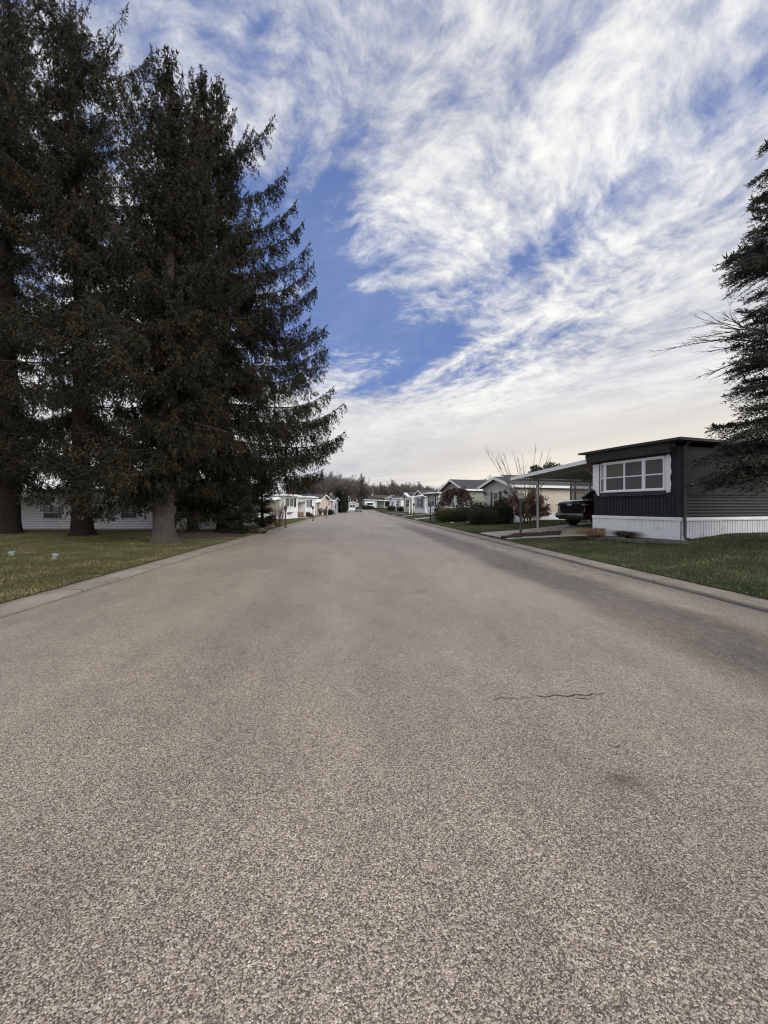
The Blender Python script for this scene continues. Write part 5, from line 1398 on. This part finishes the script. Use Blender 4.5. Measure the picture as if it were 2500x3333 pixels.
o, D = gp(1950, 1752); grass_clump('ornamental_grass', 'straw-coloured clump of dry ornamental grass flopped beside the white skirting', o, 900, .66, .55, STRAW, 2, (-.55,-.10), .012, 1.30)
o, D = gp(2030, 1752); grass_clump('withered_plant', 'heap of withered grey-brown stems right of the dry straw clump', o, 520, .46, .62, DEADW, 3, (.12,.0), .012, 1.30)
# mulch bed with a dark timber edge round the lamp
MUL = soil('mulch', [(0,(.018,.012,.010)),(.5,(.06,.042,.034)),(1,(.15,.11,.09))])
pts = [gp(1632,1751)[0], gp(1690,1741)[0], gp(1826,1733)[0], gp(1822,1742)[0]]
drape('mulch_bed', [q.xy for q in (pts[0], pts[3], pts[2], pts[1])], MUL, .03, .25, wob=.05)
nr = np.random.default_rng(4); n = 2600; A_ = [np.array(q) for q in pts]
s, t = nr.random(n), nr.random(n); P = (A_[0][None]*(1-s)[:,None]+A_[3][None]*s[:,None])*(1-t)[:,None]+(A_[1][None]*(1-s)[:,None]+A_[2][None]*s[:,None])*t[:,None]
P[:,2] += .03+.09*nr.random(n)*np.sin(np.pi*t); D_ = norm(nr.normal(size=(n,3))*np.array([1,1,.4])); L = nr.uniform(.04,.11,n); V, Q = blades_to_quads(P, D_, L, L*.5, nr)
tag(np_mesh('dead_leaves', V, Q, MULCHL), 'litter of dead brown leaves in the mulch bed round the bowl lamp', 'leaf litter', None, 'stuff')
def timber(q0, q1, label):
    m = MB(); nn = 8; q0, q1 = Vector(q0), Vector(q1); rng = random.Random(6)
    pts = [q0.lerp(q1, i/nn)+Vector((rng.uniform(-.02,.02), rng.uniform(-.02,.02), .05)) for i in range(nn+1)]
    m.tube(pts, [.07*rng.uniform(.85,1.1) for _ in pts], 8); tag(m.build('edging_timber', plain('wet_timber', (.04,.032,.026), .9, .4, 6, bump=.6), smooth=True), label, 'timber')
timber(pts[0], gp(1700,1750)[0], 'curved dark timber edging the front of the mulch bed by the lamp')
timber(gp(1712,1747)[0], gp(1823,1742)[0], 'long dark timber edging the right part of the mulch bed')
# bed before the charcoal home
bp_ = [gp(1915,1756)[0], gp(2216,1770)[0], gp(2216,1760)[0], c0+Vector((*(uy*W0),0))]
drape('planting_bed', [q.xy for q in bp_], MUL, .02, .25, wob=.05)
# mulch under the spruces
mp = [gp(600,1752)[0], gp(800,1752)[0], gp(770,1723)[0], gp(560,1730)[0]]
drape('mulch_bed', [q.xy for q in mp], soil('needle_litter', [(0,(.015,.010,.008)),(.5,(.045,.028,.020)),(1,(.10,.06,.045))]), .02, .4, wob=.25)
def rock(px, py, r_, label, mat=LIME, cat='rock'):
    o, D = gp(px, py); m = MB(); vs = []; nn = 10
    for j in range(6):
        ph = math.pi/2*(j/5); 
        for k in range(nn): t = 2*math.pi*k/nn; q = 1+.25*mnoise.noise((math.cos(t)+px, math.sin(t), j*.5)); vs.append((r_*q*math.cos(ph)*math.cos(t)*1.2, r_*q*math.cos(ph)*math.sin(t), r_*.75*math.sin(ph)*q-.02))
    m.add(vs, [(a*nn+k, a*nn+(k+1)%nn, (a+1)*nn+(k+1)%nn, (a+1)*nn+k) for a in range(5) for k in range(nn)])
    s = m.build('rock', mat, smooth='all'); s.location = o; tag(s, label, cat)
rock(867, 1715, .26, 'pale boulder between the young spruce and the brown shrub')
rock(848, 1727, .26, 'dark low boulder at the foot of the young spruce', STONE)
rock(1472, 1702, .14, 'small pale rock at the foot of the golden shrub'); rock(1524, 1700, .14, 'small pale rock under the yellow-green shrub')
# driveways
KL = RL-KW
def lot_drive(y0, y1, side, back, skew):
    if side > 0: q = [(RR+KW-.02,y0),(RR+KW+back,y0+skew),(RR+KW+back,y1+skew),(RR+KW-.02,y1)]
    else: q = [(RL-KW+.02,y0),(RL-KW-back,y0+skew),(RL-KW-back,y1+skew),(RL-KW+.02,y1)]
    drive(q)
da, db = gp(1552,1735)[0], gp(1668,1762)[0]
q0 = (RR+KW-.02, da.y); q1 = (RR+KW-.02, db.y+1.0)
e0 = cpo.xy+ux*9+uy*4.9; e1 = cpo.xy+ux*9+uy*.05; f0 = cpo.xy+ux*.2+uy*5.0; f1 = cpo.xy-ux*.5+uy*.1
drive([q1, tuple(f1), tuple(f0), q0]); drive([tuple(f1), tuple(e1), tuple(e0), tuple(f0)])
o = gp(880,1718)[0]; lot_drive(o.y-1.0, o.y+2.6, -1, 9, 2.2)
for px, D in ((1000,50),(1035,61),(1066,72),(1090,84)):
    x, y = at(px, D); lot_drive(y-1.5, y+1.6, -1, 9, 2.2)
for px, D in ((1415,45),(1385,57),(1352,70),(1320,84)):
    x, y = at(px, D); lot_drive(y-1.5, y+1.5, 1, 9, 2.2)
# SUV, planters, flag, low bushes on the left
x, y = at(1090, 80); car('parked_suv', 'dark parked SUV in a driveway of the left row before the pale blue home', (x-1.0,y,g(x,y)), R(172), NAVY, 4.7, 1.9, 1.85, True)
for i, px in enumerate((1043, 1058)):
    D = 65; x, y = at(px, D); T = thing('planter', ['dark urn planter left of its twin before the cream home','dark urn planter right of its twin before the cream home'][i], 'planter', (x,y,g(x,y)), 0, 'urn planters')
    m = MB(); m.lathe([(.22,0),(.16,.12),(.30,.45),(.36,.60),(.34,.62)], 12); m.build('urn', TERRA, T, smooth=True)
    nr = np.random.default_rng(i); P, D__, L, W = leaf_shell(.32,.32,.32,260,.16,nr); P[:,2] += .5; V, Q = blades_to_quads(P,D__,L,W,nr); np_mesh('plant', V, Q, ARBO, T)
x, y = at(1073, 77); T = thing('flag', 'small striped flag hanging from a slanted pole at the rose-sided home', 'flag', (x,y,g(x,y)+.0))
m = MB(); m.tube([(-.5,.3,1.2),(.25,-.2,2.55)], .03, 6); m.build('pole', GREYW, T)
for i in range(7):
    m = MB(); zt = 2.45-.0; m.box(-.35+.1*i+.0, -.25+.1*i, -.21+.0*i, -.19, 1.35-.0*i, 2.15+.05*i); m.build('stripe', FLAGR if i%2==0 else FLAGW, T)
m = MB(); m.box(-.36,.02,-.225,-.212,1.85,2.32); m.build('canton', FLAGB, T)
for i, (px, D, r_, lab) in enumerate(((1070,72,.9,'low dark shrub before the rose-sided home'),(1308,86,1.1,'dark clipped bush before the small white home on the right'),(1275,104,1.2,'dark bush beside the last white home on the right'),(1192,133,1.6,'dark bush under the awning of the low white home at the road end'),(1207,133,1.3,'second dark bush beside the carport at the road end'))):
    x, y = at(px, D); shrub('low_bush', lab, 'shrub', (x,y,g(x,y)), [(0,0,r_,r_*.7,r_*.5,900,.2,0)], ARBO, .2, 50+i)

# ------------------------------------------------------------------ grass
def lawn(name, label, mat, xs, ys, n, seed, skip):
    rng = np.random.default_rng(seed)
    # denser near the camera
    yy = ys[0]+(ys[1]-ys[0])*rng.random(n)**1.7; xx = xs[0]+(xs[1]-xs[0])*rng.random(n)**(1.4)
    z = np.array([g(float(a), float(b)) for a, b in zip(xx, yy)])-.012
    P = np.stack([xx,yy,z],1); ok = ~skip(P); P = P[ok]; n = len(P)
    D = norm(np.array([0,0,1.])+rng.normal(size=(n,3))*.55); D[:,2] = np.abs(D[:,2]); L = rng.uniform(.03,.065,n); V, Q = blades_to_quads(P, D, L, rng.uniform(.008,.016,n), rng)
    tag(np_mesh(name, V, Q, mat), label, 'grass', None, 'stuff')
def inq(P, poly):
    ins = np.ones(len(P), bool); a = [np.array(q[:2]) for q in poly]
    area = sum(a[i][0]*a[(i+1)%4][1]-a[(i+1)%4][0]*a[i][1] for i in range(4)); sg = 1 if area > 0 else -1
    for i in range(4): e_ = a[(i+1)%4]-a[i]; ins &= sg*(e_[0]*(P[:,1]-a[i][1])-e_[1]*(P[:,0]-a[i][0])) > 0
    return ins
lawn('lawn_grass', 'olive and straw winter grass of the left lawn', LAWNL, (RL-KW-.0, RL-KW-16), (4.0, 30), 190000, 1, lambda P: inq(P, mp))
def skR(P):
    q = P[:,:2]-np.array([c0.x,c0.y])[None]; lx = q@np.array([ux.x,ux.y]); ly = q@np.array([uy.x,uy.y])
    return ((lx > 0)&(ly > 0)&(ly < W0+.2)) | inq(P, [q1, tuple(f1), tuple(f0), q0]) | inq(P, [tuple(f1), tuple(e1), tuple(e0), tuple(f0)]) | inq(P, bp_) | inq(P, [pts_ for pts_ in (pts[0], pts[3], pts[2], pts[1])])
pts = [Vector(a) for a in A_]
lawn('lawn_grass', 'deep green grass of the right lawn', LAWNR, (RR+KW+.0, RR+KW+10), (3.5, 34), 190000, 2, skR)
print('total spruce quads', NQ)
